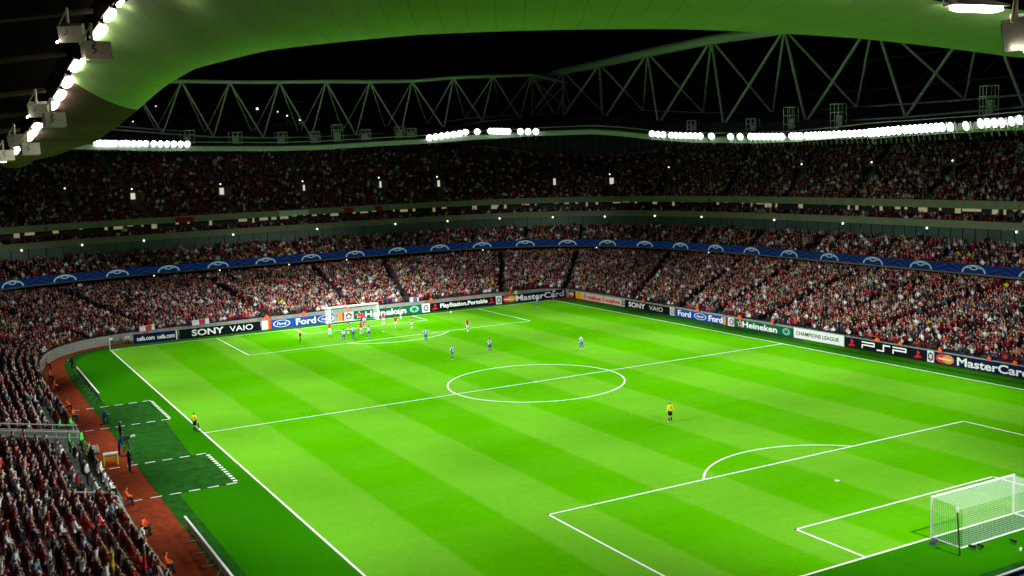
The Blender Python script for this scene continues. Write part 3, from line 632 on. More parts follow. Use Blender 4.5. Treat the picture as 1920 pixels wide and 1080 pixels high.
def board(p0, p1, h, m, label, items=(), panels=()):
    d = Vector((p1[0]-p0[0], p1[1]-p0[1], 0)); L_ = d.length-.06; rz = math.atan2(d.y, d.x); c = ((p0[0]+p1[0])/2, (p0[1]+p1[1])/2, 0)
    t = thing("advertising_board", label, "advertising board", c, rz, "advertising boards around the pitch")
    b = MB(); b.box((0, 0, h/2+.06), (L_, .12, h)); b.build("panel", m, t)
    b = MB()
    for q in np.arange(-L_/2+.4, L_/2, 2.0): b.box((q, .25, h*.35), (.06, .5, .06)); b.box((q, .1, .3), (.06, .06, .55))
    b.box((0, 0, h+.075), (L_, .14, .03)); b.build("frame", mat("board_frame", (.3, .3, .3), .5), t)
    for x0, x1, mm in panels:
        b = MB(); b.box(((x0+x1)/2, -.064, h/2+.06), (x1-x0, .012, h-.03)); b.build("coloured_field", mm, t)
    H = h/2+.06
    for it in items:
        k = it[0]
        if k == 'T': _, s_, x, wd, sz, mm = it[:6]; put_text(t, s_, x, H, sz*h, mm, thick=(it[6] if len(it) > 6 else .025), width=wd)
        elif k == 'oval':
            ellipse(t, "oval_emblem", it[1], H, it[2], h*.40, FBLUE, .073); ellipse(t, "oval_ring", it[1], H, it[2], h*.40, TXT, .076, inner=.88); put_text(t, "Ford", it[1], H, .42*h, TXT, .01, width=it[2]*1.15, yo=.080, shear=.3)
        elif k == 'discs':
            ellipse(t, "red_disc", it[1]-it[2]*.55, H, it[2], h*.40, REDB, .073); ellipse(t, "yellow_disc", it[1]+it[2]*.55, H, it[2], h*.40, ORANGE, .076); put_text(t, "MasterCard", it[1], H, .25*h, TXT, .01, width=it[2]*2.2, yo=.082)
        elif k == 'star':
            b = MB(); b.quad(*[(it[1]+(.36 if j % 2 == 0 else .16)*h*math.sin(j*math.pi/5)*1.2, -.076, H+(.40 if j % 2 == 0 else .16)*h*math.cos(j*math.pi/5)) for j in range(10)]); b.build("star", VAN, t)
            b = MB(); b.quad(*[(it[1]+(.44 if j % 2 == 0 else .21)*h*math.sin(j*math.pi/5)*1.2, -.073, H+(.48 if j % 2 == 0 else .21)*h*math.cos(j*math.pi/5)) for j in range(10)]); b.build("star_edge", TXT, t)
        elif k == 'psmark':
            x = it[1]; b = MB(); b.quad((x-.10, -.074, H-.38*h), (x+.02, -.074, H-.32*h), (x+.02, -.074, H+.38*h), (x-.10, -.074, H+.38*h)); b.quad((x+.02, -.0745, H+.36*h), (x+.26, -.0745, H+.22*h), (x+.26, -.0745, H), (x+.02, -.0745, H+.05*h))
            b.quad((x-.5, -.0735, H-.25*h), (x-.10, -.0735, H-.08*h), (x-.10, -.0735, H-.26*h), (x-.35, -.0735, H-.36*h)); b.quad((x+.05, -.0735, H-.05*h), (x+.5, -.0735, H-.16*h), (x+.5, -.0735, H-.26*h), (x+.05, -.0735, H-.30*h)); b.build("red_mark", SREED, t)
        elif k == 'crest':
            x, r = it[1], it[2]; ellipse(t, "crest_ring", x, H, r, h*.38, it[3], .073, inner=.72); b = MB()
            for j in range(5): a = j*2*math.pi/5+.3; b.quad(*[(x+r*.55*math.cos(a)+r*.2*math.cos(q), -.074, H+h*.2*math.sin(a)+h*.08*math.sin(q)) for q in np.linspace(0, 2*math.pi, 6)[:-1]])
            b.build("crest_dots", it[3], t)
        elif k == 'bars':   # square line lettering P S P
            x0, wd = it[1], it[2]; b = MB(); lw = .13*h; W_ = wd/3*.86; zt0 = H+.27*h; zm = H-.0*h; zb0 = H-.27*h
            def hb(xa, xb, z): b.quad((xa, -.076, z-lw/2), (xb, -.076, z-lw/2), (xb, -.076, z+lw/2), (xa, -.076, z+lw/2))
            def vb(xx, za, zb): b.quad((xx-lw*.6, -.0765, za), (xx+lw*.6, -.0765, za), (xx+lw*.6, -.0765, zb), (xx-lw*.6, -.0765, zb))
            for j in (0, 2):
                xs = x0+j*wd/3; hb(xs, xs+W_, zt0); hb(xs, xs+W_, zm); vb(xs+W_-lw*.5, zm-lw/2, zt0+lw/2); vb(xs+lw*.6, zb0-lw/2, zm+lw/2)
            xs = x0+wd/3; hb(xs+W_*.45, xs+W_, zt0); vb(xs+W_*.5, zb0, zt0); hb(xs, xs+W_*.55, zb0); b.build("lettering", TXT, t)
    return t
FY = lambda x: 55.0-.012*(x+30)
hf = 1.3
def fb(x0, x1, m, label, items=(), panels=(), h=hf): return board((x0, FY(x0)), (x1, FY(x1)), h, m, label, items, panels)
fb(-30.6, -24.7, NAVY, "dark navy board with two white web addresses at the far left corner", [('T', "uefa.com", -1.35, 2.3, .62, TXT), ('T', "uefa.com", 1.3, 2.3, .62, TXT)], [(2.62, 2.78, TXT)])
fb(-24.6, -13.3, BLACK, "black board with wide white computer brand lettering left of the far goal", [('T', "SONY", -1.75, 4.4, .92, TXT, .03), ('T', "VAIO", 2.9, 3.3, .85, TXT, .0)])
fb(-13.2, -1.3, FBLUE, "blue board with white car brand lettering directly left of the far goal", [('oval', -3.0, 1.25), ('T', "Ford", .6, 3.0, .98, TXT, .035), ('oval', 3.6, 1.25)], [(-5.9, -5.05, WHITE), (-5.05, -4.85, ORANGE), (-4.83, -4.5, REDB), (4.9, 5.4, GREYT), (5.42, 5.9, ORANGE)])
fb(-1.2, .6, WHITE, "small white crest board standing behind the far goal net", [('crest', .2, .45, BLACK)], [(-.85, -.5, REDB)])
fb(.7, 11.6, GREEN, "green board with white beer brand lettering right of the far goal", [('star', -4.6), ('T', "Heineken", -.4, 6.6, .95, TXT, .03), ('crest', 4.25, .75, PALEG)])
fb(11.7, 13.0, WHITE, "small white crest board between green and black far boards", [('crest', 0, .42, BLACK)])
fb(13.1, 24.4, BLACK, "black board with white console lettering between two red marks at the far end", [('psmark', -4.9), ('T', "PlayStation.Portable", .1, 8.2, .66, TXT, .03), ('psmark', 4.9)])
fb(24.5, 25.5, WHITE, "small white crest board left of the far right corner lettering", [('crest', 0, .38, BLACK)])
fb(25.6, 37.3, NAVY, "navy board with white card brand lettering next to the far right corner", [('discs', -4.6, .75), ('T', "MasterCard", 1.1, 9.0, .98, TXT, .03)])
RX = 37.9; hr = 1.1
def rb(y0, y1, m, label, items=(), panels=(), h=hr): return board((RX, y0), (RX, y1), h, m, label, items, panels)
rb(54.2, 51.9, NAVY, "short dark board with red and orange discs rounding the far right corner", [('discs', -.1, .6)])
rb(51.8, 49.9, YELLOW, "short yellow board just right of the far right corner", [('crest', 0, .5, ORANGE)])
rb(49.8, 38.8, WARMW, "pale board with two red phone brand words near the far right corner", [('T', "O vodafone", -2.6, 4.9, .80, VAN, .03), ('T', "O vodafone", 2.6, 4.9, .80, VAN, .03)])
rb(38.7, 38.0, WHITE, "narrow white crest board between pale and black right side boards", [('crest', 0, .28, BLACK)])
rb(37.9, 26.9, BLACK, "black board with white computer brand lettering on the right side", [('T', "SONY", -2.4, 4.2, .92, TXT, .03), ('T', "VAIO", 2.3, 3.3, .85, TXT, .0)])
rb(26.8, 25.7, WHITE, "narrow white crest board left of the blue right side board", [('crest', 0, .35, BLACK)], [(.42, .53, REDB)])
rb(25.6, 14.6, FBLUE, "blue board with the car brand written twice on the right side", [('T', "Ford", -3.4, 2.9, .98, TXT, .035), ('oval', .05, 1.3), ('T', "Ford", 3.3, 2.9, .98, TXT, .035)], [(4.9, 5.35, ORANGE)])
rb(14.5, 13.1, WHITE, "white crest board between blue and green right side boards", [('crest', .2, .42, BLACK)], [(-.7, -.45, REDB)])
rb(13.0, 2.3, GREEN, "green board with white beer brand lettering left of the halfway line", [('star', -4.3), ('T', "Heineken", -.6, 6.4, .95, TXT, .03), ('crest', 4.2, .65, PALEG)])
rb(2.2, -6.0, WHITE, "white board with thin grey competition lettering near the halfway line", [('T', "CHAMPIONS LEAGUE", -.2, 6.9, .50, DGREY, .012), ], h=1.25)
rb(-6.1, -17.5, BLACK, "black board with white square line letters between two red marks", [('psmark', -4.7), ('bars', -3.2, 6.6), ('psmark', 4.6)], h=1.2)
rb(-17.6, -18.5, WHITE, "white crest board right of the square line letters", [('crest', 0, .36, BLACK)], h=1.2)
rb(-18.6, -29.9, NAVY, "navy board with white card brand lettering near the right frame edge", [('discs', -4.4, .72), ('T', "MasterCard", 1.2, 8.2, .98, TXT, .03)], h=1.2)
rb(-30.0, -41.0, FBLUE, "navy board with orange and red discs cut by the right frame edge", [('discs', -4.6, .75), ('T', "Ford", 0, 3.0, .98, TXT)], h=1.2)
# board at the near end, seen at the lower right corner
t = board((-14, -59.75), (-1.0, -59.55), .8, NAVY, "dark board with large white letters at the lower right frame corner", [('T', "MasterCard", 1.75, 5.8, .98, TXT, .03)])
b = MB(); b.box((0, 0, .90), (13, .16, .06)); b.build("white_top_rail", white_paint, t)
# low boards along the left track, seen from behind
for k, (y0, y1, xx, lb) in enumerate([(19.5, 37.0, -40.1, "long low white board back standing between track and far left turf"), (-52, -25.0, -41.1, "long low white board back at the bottom left beside the red track")]):
    t = thing("low_board", lb, "advertising board", (xx, (y0+y1)/2, 0), 0, "low boards along the left track")
    L_ = y1-y0; b = MB(); b.box((.25, 0, .45), (.05, L_, .85), rot=Matrix.Rotation(R(-12), 3, 'Y')); b.build("panel", mat("board_back", (.33, .36, .36), .6, noise=.2, nscale=3), t)
    b = MB(); b.box((.17, 0, .92), (.13, L_, .1)); b.build("top_rail", white_paint, t)
    for q in np.arange(-L_/2+.6, L_/2, 2.4): b = MB(); b.tube((.2, q, .8), (-.25, q, .02), .025, 5); b.box((-.1, q, .03), (.7, .06, .04)); b.build("support", mat("board_frame"), t)

# ------------------------------------------------------------------ goals
post_m = mat("goal_white", (.86, .86, .86), .35); net_m = mat("net_white", (.72, .76, .72), .8)
def goal(s_, label, nets=.1, rad=.008):
    t = thing("goal", label, "goal", (0, s_*52.5, 0), 0 if s_ > 0 else math.pi, "goals"); W_ = 3.66+.06; H = 2.44+.06; D = 2.1
    for q in (-1, 1): b = MB(); b.tube((q*W_, 0, 0), (q*W_, 0, H+.06), .065 if s_ < 0 else .09, 12); b.build("post", post_m, t)
    b = MB(); b.tube((-W_, 0, H), (W_, 0, H), .065 if s_ < 0 else .09, 12); b.build("crossbar", post_m, t)
    b = MB(); b.tube((-W_, 0, .05), (-W_, D, .05), .05, 8); b.tube((W_, 0, .05), (W_, D, .05), .05, 8); b.tube((-W_, D, .05), (W_, D, .05), .05, 8); b.build("ground_frame", post_m, t)
    b = MB(); T_ = 2.36
    def ln(a, c, r_=rad): b.tube(a, c, r_, 3)
    nx = int(2*W_/nets); nd = int(D/nets); nh = int(T_/nets)
    for i in range(nx+1): x = lerp(-W_, W_, i/nx); ln((x, D, .05), (x, D, T_)); ln((x, 0, H), (x, D, T_), rad*1.2)
    for k in range(nh+1):
        z = lerp(.05, T_, k/nh); ln((-W_, D, z), (W_, D, z))
        for q in (-1, 1): ln((q*W_, 0, lerp(.05, H, k/nh)), (q*W_, D, z))
    for k in range(nd+1):
        y = D*k/nd; z = lerp(H, T_, k/nd); ln((-W_, y, z), (W_, y, z), rad*1.2)
        for q in (-1, 1): ln((q*W_, y, .05), (q*W_, y, z))
    b.build("net", net_m, t); return t
goal(1, "white goal with net at the far end of the pitch")
goal(-1, "white goal with net at the near end, cut by the right frame edge", .12, .0062)
dark_pole = mat("dark_pole", (.012, .02, .012), .5)
for x, lb in ((-4.72, "dark net pole with white cap behind the left corner of the near goal"), (4.72, "dark net pole with white cap behind the right corner of the near goal")):
    t = thing("net_pole", lb, "pole", (x, -55.25, 0), 0, "net poles"); b = MB(); b.tube((0, 0, 0), (.18, .35, 2.5), .045, 8); b.build("pole", dark_pole, t)
    b = MB(); b.tube((.18, .35, 2.42), (.2, .37, 2.66), .1, 10); b.build("cap", white_paint, t)
    b = MB(); q = 1 if x < 0 else -1; b.path([(.18, .35, 2.5), (q*.6, .6, 2.45), (q*1.0, .7, 2.4)], .012, 4); b.build("net_cord", white_paint, t)
t = thing("corner_flag", "white corner flag post at the far left corner of the pitch", "flag", (-34, 52.5, 0)); b = MB(); b.tube((0, 0, 0), (0, 0, 1.65), .04, 8); b.build("post", post_m, t)
b = MB(); b.box((.2, 0, 1.45), (.38, .02, .3)); b.build("flag_cloth", mat("flag_yellow", (.8, .8, .7), .7), t)
t = thing("corner_flag", "white corner flag post at the far right corner of the pitch", "flag", (34, 52.5, 0)); b = MB(); b.tube((0, 0, 0), (0, 0, 1.6), .03, 8); b.build("post", post_m, t); b = MB(); b.box((.2, 0, 1.45), (.38, .02, .3)); b.build("flag_cloth", MATS["flag_yellow"], t)
def ball(x, y, lb):
    me = bpy.data.meshes.new("football"); bm = bmesh.new(); bmesh.ops.create_icosphere(bm, subdivisions=3, radius=.16)
    for f in bm.faces: f.smooth = True; f.material_index = 1 if (hash((round(f.calc_center_median().x*22), round(f.calc_center_median().z*20))) % 7 == 0) else 0
    bm.to_mesh(me); bm.free(); me.materials.append(post_m); me.materials.append(GREYT); o = bpy.data.objects.new("football", me); COL.objects.link(o); o.location = (x, y, .17); tag(o, lb, "ball")
ball(14.8, 50.9, "white football lying beside the far goal line, right of the goal")
# cameras, bag and gear behind the near goal
def pitch_camera(x, y, rz, lb):
    t = thing("pitchside_camera", lb, "camera", (x, y, 0), rz); t.scale = (.62, .62, .8); b = MB(); b.box((0, 0, .26), (.18, .42, .2)); b.box((0, .25, .26), (.2, .1, .22)); b.build("body", blk, t)
    b = MB(); b.tube((0, .2, .26), (0, .48, .26), .075, 10); b.build("lens", blk, t); b = MB()
    for k in range(3): a = k*2.1; b.tube((0, 0, .2), (.22*math.cos(a), .22*math.sin(a), .0), .018, 5)
    b.build("tripod_leg", blk, t)
pitch_camera(-3.35, -55.1, R(20), "small black camera on the grass behind the near goal, left of the pair"); pitch_camera(-2.9, -55.25, R(-10), "small black camera on the grass behind the near goal, right of the pair"); pitch_camera(-.75, -55.8, R(0), "black camera with microphone behind the near goal at the right frame edge")
t = thing("kit_bag", "dark blue grey bag lying at the foot of the near goal post", "bag", (-4.35, -53.2, 0), R(25)); b = MB(); b.box((0, 0, .13), (.62, .3, .24), taper=.8); b.build("bag_body", mat("bag_cloth", (.03, .04, .07), .8), t); b = MB(); b.path([(-.2, 0, .22), (-.1, 0, .34), (.1, 0, .34), (.2, 0, .22)], .02, 5); b.build("handle", blk, t)
t = thing("water_bottle", "small white bottle lying on the grass at the right frame edge", "bottle", (-1.3, -56.6, .08), R(30)); b = MB(); b.tube((-.16, 0, 0), (.12, 0, 0), .07, 8); b.build("bottle_body", white_paint, t); b = MB(); b.tube((.12, 0, 0), (.2, 0, 0), .03, 6); b.build("cap", white_paint, t)

# ------------------------------------------------------------------ people
SKINS = [mat("skin_light", (.50, .30, .20), .6), mat("skin_tan", (.36, .19, .11), .6), mat("skin_dark", (.08, .040, .025), .5)]
HAIRS = [mat("hair_dark", (.02, .014, .010), .7), mat("hair_brown", (.08, .045, .02), .7), mat("hair_fair", (.32, .22, .10), .7), mat("hair_grey", (.30, .29, .27), .7)]
def cloth(name, c=None, noise=.12): return MATS["cloth_"+name] if c is None else mat("cloth_"+name, c, .85, noise=noise, nscale=5, spec=.2)
def pose(kind, rnd):
    """joint positions; the person faces +Y, feet on z=0 (or on the step for seated people)"""
    J = {}
    if kind == 'sit': pz = .48; ty = 0
    elif kind == 'kneel': pz = .55; ty = 0
    else: pz = .95; ty = 0
    lean = {'stand': 0, 'walk': .04, 'run': .14, 'sit': .06, 'lean': .22, 'hips': 0, 'flag': 0, 'wide': 0, 'kneel': .12, 'cheer': 0}.get(kind, 0)
    J['pelvis'] = (0, 0, pz); J['waist'] = (0, lean*.3, pz+.17); J['chest'] = (0, lean*.75, pz+.37); J['neck'] = (0, lean*1.05, pz+.53); J['head0'] = (0, lean*1.1+.02, pz+.63); J['head'] = (0, lean*1.1+.03, pz+.735)
    for s_, S in ((-1, 'L'), (1, 'R')):
        J['sh'+S] = (s_*.19, lean, pz+.475)
        if kind in ('stand', 'lean'): e, h = (s_*.26, lean-.02, pz+.19), (s_*.26, lean+.08, pz-.06)
        elif kind == 'walk': e, h = (s_*.26, lean-.10*s_, pz+.20), (s_*.25, lean+.12-.14*s_, pz-.02)
        elif kind == 'run': e, h = (s_*.28, lean-.16*s_, pz+.24), (s_*.22, lean+.20-.12*s_, pz+.20)
        elif kind == 'hips': e, h = (s_*.40, lean-.08, pz+.24), (s_*.19, lean+.06, pz+.08)
        elif kind == 'wide': e, h = (s_*.42, lean, pz+.36), (s_*.62, lean+.10, pz+.28)
        elif kind == 'flag': e, h = (s_*.28, lean-.03, pz+.20), (s_*.33, lean+.05, pz-.04)
        elif kind == 'cheer': e, h = (s_*.34, lean+.02, pz+.66), (s_*.28, lean+.06, pz+.92)
        elif kind == 'kneel': e, h = (s_*.27, lean+.10, pz+.26), (s_*.12, lean+.32, pz+.36)
        else: e, h = (s_*.26, lean+.06, pz+.22), (s_*.14, lean+.30, pz+.16)
        J['el'+S] = e; J['ha'+S] = h; J['fi'+S] = tuple(Vector(h)+(Vector(h)-Vector(e)).normalized()*.11)
        if kind == 'sit': k, a, t = (s_*.11, .42, .50), (s_*.12, .42, .08), (s_*.13, .56, .03)
        elif kind == 'kneel': k, a, t = ((s_*.12, .30, .48) if s_ > 0 else (s_*.12, .10, .07)), ((s_*.12, .26, .08) if s_ > 0 else (s_*.12, -.34, .08)), ((s_*.12, .40, .03) if s_ > 0 else (s_*.12, -.42, .03))
        elif kind == 'walk': k, a, t = (s_*.10, .10+.12*s_, .50), (s_*.10, .20*s_, .09), (s_*.11, .20*s_+.13, .03)
        elif kind == 'run': k, a, t = (s_*.10, .18+.20*s_, .56+.06*s_), (s_*.10, -.06+.28*s_, .16+(.10 if s_ < 0 else -.08)), (s_*.11, .07+.28*s_, .10+(.02 if s_ < 0 else -.07))
        else: w_ = .11 if kind != 'wide' else .17; k, a, t = (s_*w_, .02, .50), (s_*(w_+.03), -.01, .09), (s_*(w_+.06), .13, .03)
        J['hip'+S] = (s_*.09, 0, pz-.03); J['kn'+S] = k; J['an'+S] = a; J['to'+S] = t
    return J
BONES = [('pelvis', 'waist', 'torso'), ('waist', 'chest', 'torso'), ('chest', 'neck', 'torso'), ('neck', 'head0', 'neck'), ('head0', 'head', 'head')]
for S in 'LR': BONES += [('chest', 'sh'+S, 'torso'), ('sh'+S, 'el'+S, 'uarm'), ('el'+S, 'ha'+S, 'farm'), ('ha'+S, 'fi'+S, 'hand'), ('pelvis', 'hip'+S, 'hips'), ('hip'+S, 'kn'+S, 'thigh'), ('kn'+S, 'an'+S, 'calf'), ('an'+S, 'to'+S, 'foot')]
RAD = {'pelvis': (.155, .12), 'waist': (.14, .105), 'chest': (.17, .125), 'neck': (.062, .062), 'head0': (.090, .105), 'head': (.096, .112), 'sh': (.072, .072), 'el': (.048, .048), 'ha': (.034, .03), 'fi': (.04, .02), 'hip': (.10, .10), 'kn': (.062, .062), 'an': (.042, .042), 'to': (.045, .035)}
def body_data(kind, sub=1):
    J = pose(kind, None); names = list(J); me = bpy.data.meshes.new("body_base"); idx = {n: i for i, n in enumerate(names)}
    me.from_pydata([J[n] for n in names], [(idx[a], idx[b_]) for a, b_, _ in BONES], [])
    o = bpy.data.objects.new("tmp_body", me); COL.objects.link(o); m = o.modifiers.new("s", 'SKIN'); m.branch_smoothing = .4
    if not me.skin_vertices: 
        bpy.context.view_layer.objects.active = o
    sv = me.skin_vertices[0].data
    for n in names:
        key = n if n in RAD else n[:-1]; sv[idx[n]].radius = RAD[key]
        if n == 'pelvis': sv[idx[n]].use_root = True
    if sub: q = o.modifiers.new("u", 'SUBSURF'); q.levels = sub; q.render_levels = sub
    bpy.context.view_layer.update(); dg = bpy.context.evaluated_depsgraph_get(); out = bpy.data.meshes.new_from_object(o.evaluated_get(dg))
    bpy.data.objects.remove(o)
    n = len(out.vertices); V = np.empty(n*3, np.float32); out.vertices.foreach_get("co", V); V = V.reshape(-1, 3); N = np.empty(n*3, np.float32); out.vertices.foreach_get("normal", N); N = N.reshape(-1, 3)
    F = [tuple(p.vertices) for p in out.polygons]; bpy.data.meshes.remove(out)
    # bone of every face and position along it
    best = np.full(len(F), 1e9); reg = np.zeros(len(F), int); tpar = np.zeros(len(F)); C_ = np.array([V[list(f)].mean(0) for f in F])
    for i, (a, b_, rn) in enumerate(BONES):
        A = np.array(J[a]); B = np.array(J[b_]); AB = B-A; t = np.clip(((C_-A)@AB)/(AB@AB), 0, 1); d = np.linalg.norm(C_-(A+t[:, None]*AB), axis=1)
        d = d/({'torso': .15, 'hips': .13, 'thigh': .09, 'head': .1, 'neck': .08, 'uarm': .06, 'farm': .045, 'hand': .04, 'calf': .055, 'foot': .05}[rn]); k = d < best; best[k] = d[k]; reg[k] = i; tpar[k] = t[k]
    return dict(J=J, V=V, N=N, F=F, reg=[BONES[i][2] for i in reg], t=tpar, C=C_)
BODY = {}
def body(kind):
    if kind not in BODY: BODY[kind] = body_data(kind)
    return BODY[kind]
MESHC = {}
def shell(kind, what, d):
    key = (kind, what)
    if key in MESHC: return MESHC[key]
    B = body(kind); J = B['J']; hz = J['head'][2]
    def want(r, t, c):
        if what == 'body': return True
        if what == 'shirt': return r == 'torso' or (r == 'uarm' and t < .8) or (r == 'hips' and kind != 'sit' and c[2] > J['pelvis'][2]-.02)
        if what == 'jacket': return r in ('torso', 'uarm') or (r == 'farm' and t < .9) or (r == 'hips' and c[2] > J['pelvis'][2]-.04)
        if what == 'vest': return r == 'torso'
        if what == 'sleeves': return r == 'uarm' or (r == 'farm' and t < .9)
        if what == 'shorts': return (r == 'hips') or (r == 'thigh' and t < .68) or (r == 'torso' and c[2] < J['pelvis'][2]+.03)
        if what == 'trousers': return r in ('hips', 'thigh') or (r == 'calf' and t < .9) or (r == 'torso' and c[2] < J['pelvis'][2]+.03)
        if what == 'socks': return r == 'calf' and t > .2
        if what == 'boots': return r == 'foot' or (r == 'calf' and t > .93)
        if what == 'hair': return r == 'head' and (c[2] > hz+.028 or (c[1] < J['head'][1]-.0 and c[2] > hz-.11))
        if what == 'cap': return r == 'head' and c[2] > hz+.03
    sel = [f for f, r, t, c in zip(B['F'], B['reg'], B['t'], B['C']) if want(r, t, c)]
    used = sorted({i for f in sel for i in f}); mp = {v: i for i, v in enumerate(used)}; V = B['V'][used]+B['N'][used]*d
    me = bpy.data.meshes.new(what); me.from_pydata([tuple(v) for v in V], [], [tuple(mp[i] for i in f) for f in sel]); me.polygons.foreach_set("use_smooth", [True]*len(me.polygons)); me.materials.append(SKINS[0]); me.update()
    if what == 'body':   # eyes, nose, ears are welded onto the same mesh
        bm = bmesh.new(); bm.from_mesh(me); h = Vector(J['head'])
        for dx in (-.088, .088): bmesh.ops.create_icosphere(bm, subdivisions=1, radius=.015, matrix=Matrix.Translation(h+Vector((dx, 0, -.02))))
        bmesh.ops.create_cone(bm, segments=5, radius1=.018, radius2=.004, depth=.04, matrix=Matrix.Translation(h+Vector((0, .105, -.02)))@Matrix.Rotation(R(-90), 4, 'X'))
        nf0 = len(bm.faces)
        for dx in (-.032, .032): bmesh.ops.create_icosphere(bm, subdivisions=1, radius=.011, matrix=Matrix.Translation(h+Vector((dx, .094, .005))))
        bmesh.ops.create_cube(bm, size=1, matrix=Matrix.Translation(h+Vector((0, .094, -.062)))@Matrix.Diagonal((.045, .012, .010, 1)))
        bm.faces.ensure_lookup_table()
        for f in bm.faces[nf0:]: f.material_index = 1
        bm.to_mesh(me); bm.free(); me.materials.append(blk)
    MESHC[key] = me; return me
OFF = {'shirt': .018, 'jacket': .024, 'vest': .028, 'sleeves': .020, 'shorts': .026, 'trousers': .014, 'socks': .008, 'boots': .012, 'hair': .014, 'cap': .02}
def dress(o, m):
    o.material_slots[0].link = 'OBJECT'; o.material_slots[0].material = m
def person(kind, loc, rz, label, wear, group=None, skin=0, hair=0, sc=1.0):
    """wear: list of (garment, material)"""
    b_ = bpy.data.objects.new("person", shell(kind, 'body', 0)); COL.objects.link(b_); b_.location = loc; b_.rotation_euler = (0, 0, rz); b_.scale = (sc,)*3; dress(b_, SKINS[skin]); tag(b_, label, "person", group)
    L_ = list(wear)+([('hair', HAIRS[hair])] if not any(g == 'cap' for g, _ in wear) else [])
    for g, m in L_:
        c = bpy.data.objects.new(g, shell(kind, g, OFF[g])); COL.objects.link(c); c.parent = b_; dress(c, m)
    return b_
def stripes(name, c1, c2, k=9.0):
    m = mat(name, c1, .8); n = m.node_tree.nodes; L = m.node_tree.links; tc = n.new("ShaderNodeTexCoord"); sp = n.new("ShaderNodeSeparateXYZ"); L.new(tc.outputs["Object"], sp.inputs[0])
    f = math_node(n, L, 'GREATER_THAN', math_node(n, L, 'SINE', math_node(n, L, 'ADD', math_node(n, L, 'MULTIPLY', sp.outputs[0], 2*math.pi*k*.8), .8)), .1)
    q = n.new("ShaderNodeMix"); q.data_type = 'RGBA'; L.new(f, q.inputs[0]); q.inputs[6].default_value = (*c1, 1); q.inputs[7].default_value = (*c2, 1); L.new(q.outputs[2], n["Principled BSDF"].inputs["Base Color"]); return m
HR = cloth("red_kit", (.62, .03, .03)); HW = cloth("white_kit", (.85, .85, .85)); AB = cloth("blue_kit", (.03, .10, .36)); AS = stripes("cloth_striped_kit", (.80, .82, .85), (.03, .10, .36), 6); AWS = cloth("pale_sleeve", (.72, .76, .82))
YK = cloth("yellow_kit", (.82, .72, .03)); BK = cloth("black_kit", (.012, .012, .014)); BOOT = cloth("boot", (.6, .6, .6)); OR = cloth("orange_jacket", (.95, .13, .02)); DT = cloth("dark_trousers", (.02, .02, .03)); NV = cloth("navy_coat", (.012, .015, .04)); LIME = cloth("lime_bib", (.12, .75, .10)); HIV = cloth("hi_vis", (.70, .85, .05))
face = lambda x, y, tx, ty: math.atan2(ty-y, tx-x)-math.pi/2
home = [('vest', HR), ('shirt', HW), ('shorts', HW), ('socks', HW), ('boots', BOOT)]
away = [('vest', AS), ('shirt', AWS), ('shorts', AB), ('socks', AB), ('boots', BOOT)]
OFF['shirt'] = .016
G1 = "players in red and white"; G2 = "players in blue and white"
for i, (x, y, k, lb) in enumerate([(-6.8, 44.0, 'stand', "player in red and white standing apart in front of the left goal post"), (-4.6, 42.8, 'hips', "player in red and white half hidden behind the second blue player from the left"), (-3.3, 41.4, 'stand', "player in red and white at the front of the group before the far goal"), (-2.2, 42.6, 'walk', "player in red and white in the middle of the group before the far goal"),
        (2.5, 47.6, 'stand', "player in red and white beside the right post of the far goal"), (2.5, 43.1, 'run', "player in red and white left of the pair right of the far goal"), (4.0, 40.9, 'hips', "player in red and white right of the pair right of the far goal"), (8.9, 33.4, 'walk', "player in red and white standing alone near the far penalty area line"), (6.6, 50.9, 'stand', "player in white with red front before the green board behind the goal line"), (-.1, 49.2, 'wide', "goalkeeper in red and dark shorts standing in the far goal mouth")]):
    person(k, (x, y, .02), face(x, y, [0, 12, 5, 14, 0][i % 5], [0, 40, -10, 50, 20][i % 5])+(0 if i % 3 else 2.6), lb, home if i != 9 else [('jacket', HR), ('shorts', BK), ('socks', BK), ('boots', BOOT)], G1, [0, 2, 1, 0, 2][i % 5], i % 3, 1.0)
for i, (x, y, k, lb) in enumerate([(-7.3, 37.3, 'walk', "player in blue and white leftmost, just inside the far penalty area line"), (-5.3, 39.0, 'stand', "player in blue and white second from left before the far goal"), (-3.6, 37.8, 'walk', "player in blue and white at the right of the group, on the penalty area line"), (-1.0, 46.0, 'stand', "player in blue and white close to the far goal mouth"),
        (1.3, 30.2, 'hips', "player in blue and white standing on the far penalty arc"), (-1.5, 16.6, 'walk', "player in blue and white nearest the centre circle"), (4.2, 18.1, 'stand', "player in blue and white behind the centre circle, right of his teammate"), (13.6, 12.2, 'run', "player in blue and white alone right of the centre circle"), (28.1, 47.5, 'stand', "player in blue and white by the far right corner boards")]):
    person(k, (x, y, .02), face(x, y, 5, 50)+[0, .6, -.5, .3][i % 4]*1.2, lb, away, G2, [1, 2, 0][i % 3], 0, 1.0)
person('wide', (-11.6, 42.0, .02), face(-11.6, 42, 0, 40)+2.9, "referee in yellow shirt with arms held out at the left of the far penalty area", [('shirt', YK), ('shorts', BK), ('socks', BK), ('boots', BK)], "match officials", 0, 0)
ln_ = person('flag', (-34.55, .9, .02), face(-34.5, .8, 0, 20), "linesman in yellow shirt with orange flag on the touchline at the halfway line", [('shirt', YK), ('shorts', BK), ('socks', BK), ('boots', BK)], "match officials", 0, 0, 1.03)
t = thing("linesman_flag", "orange and yellow flag hanging from the linesman's right hand", "flag", (-34.28, .78, .62), .4); b = MB(); b.tube((0, 0, .35), (.14, 0, -.3), .02, 6); b.build("stick", blk, t)
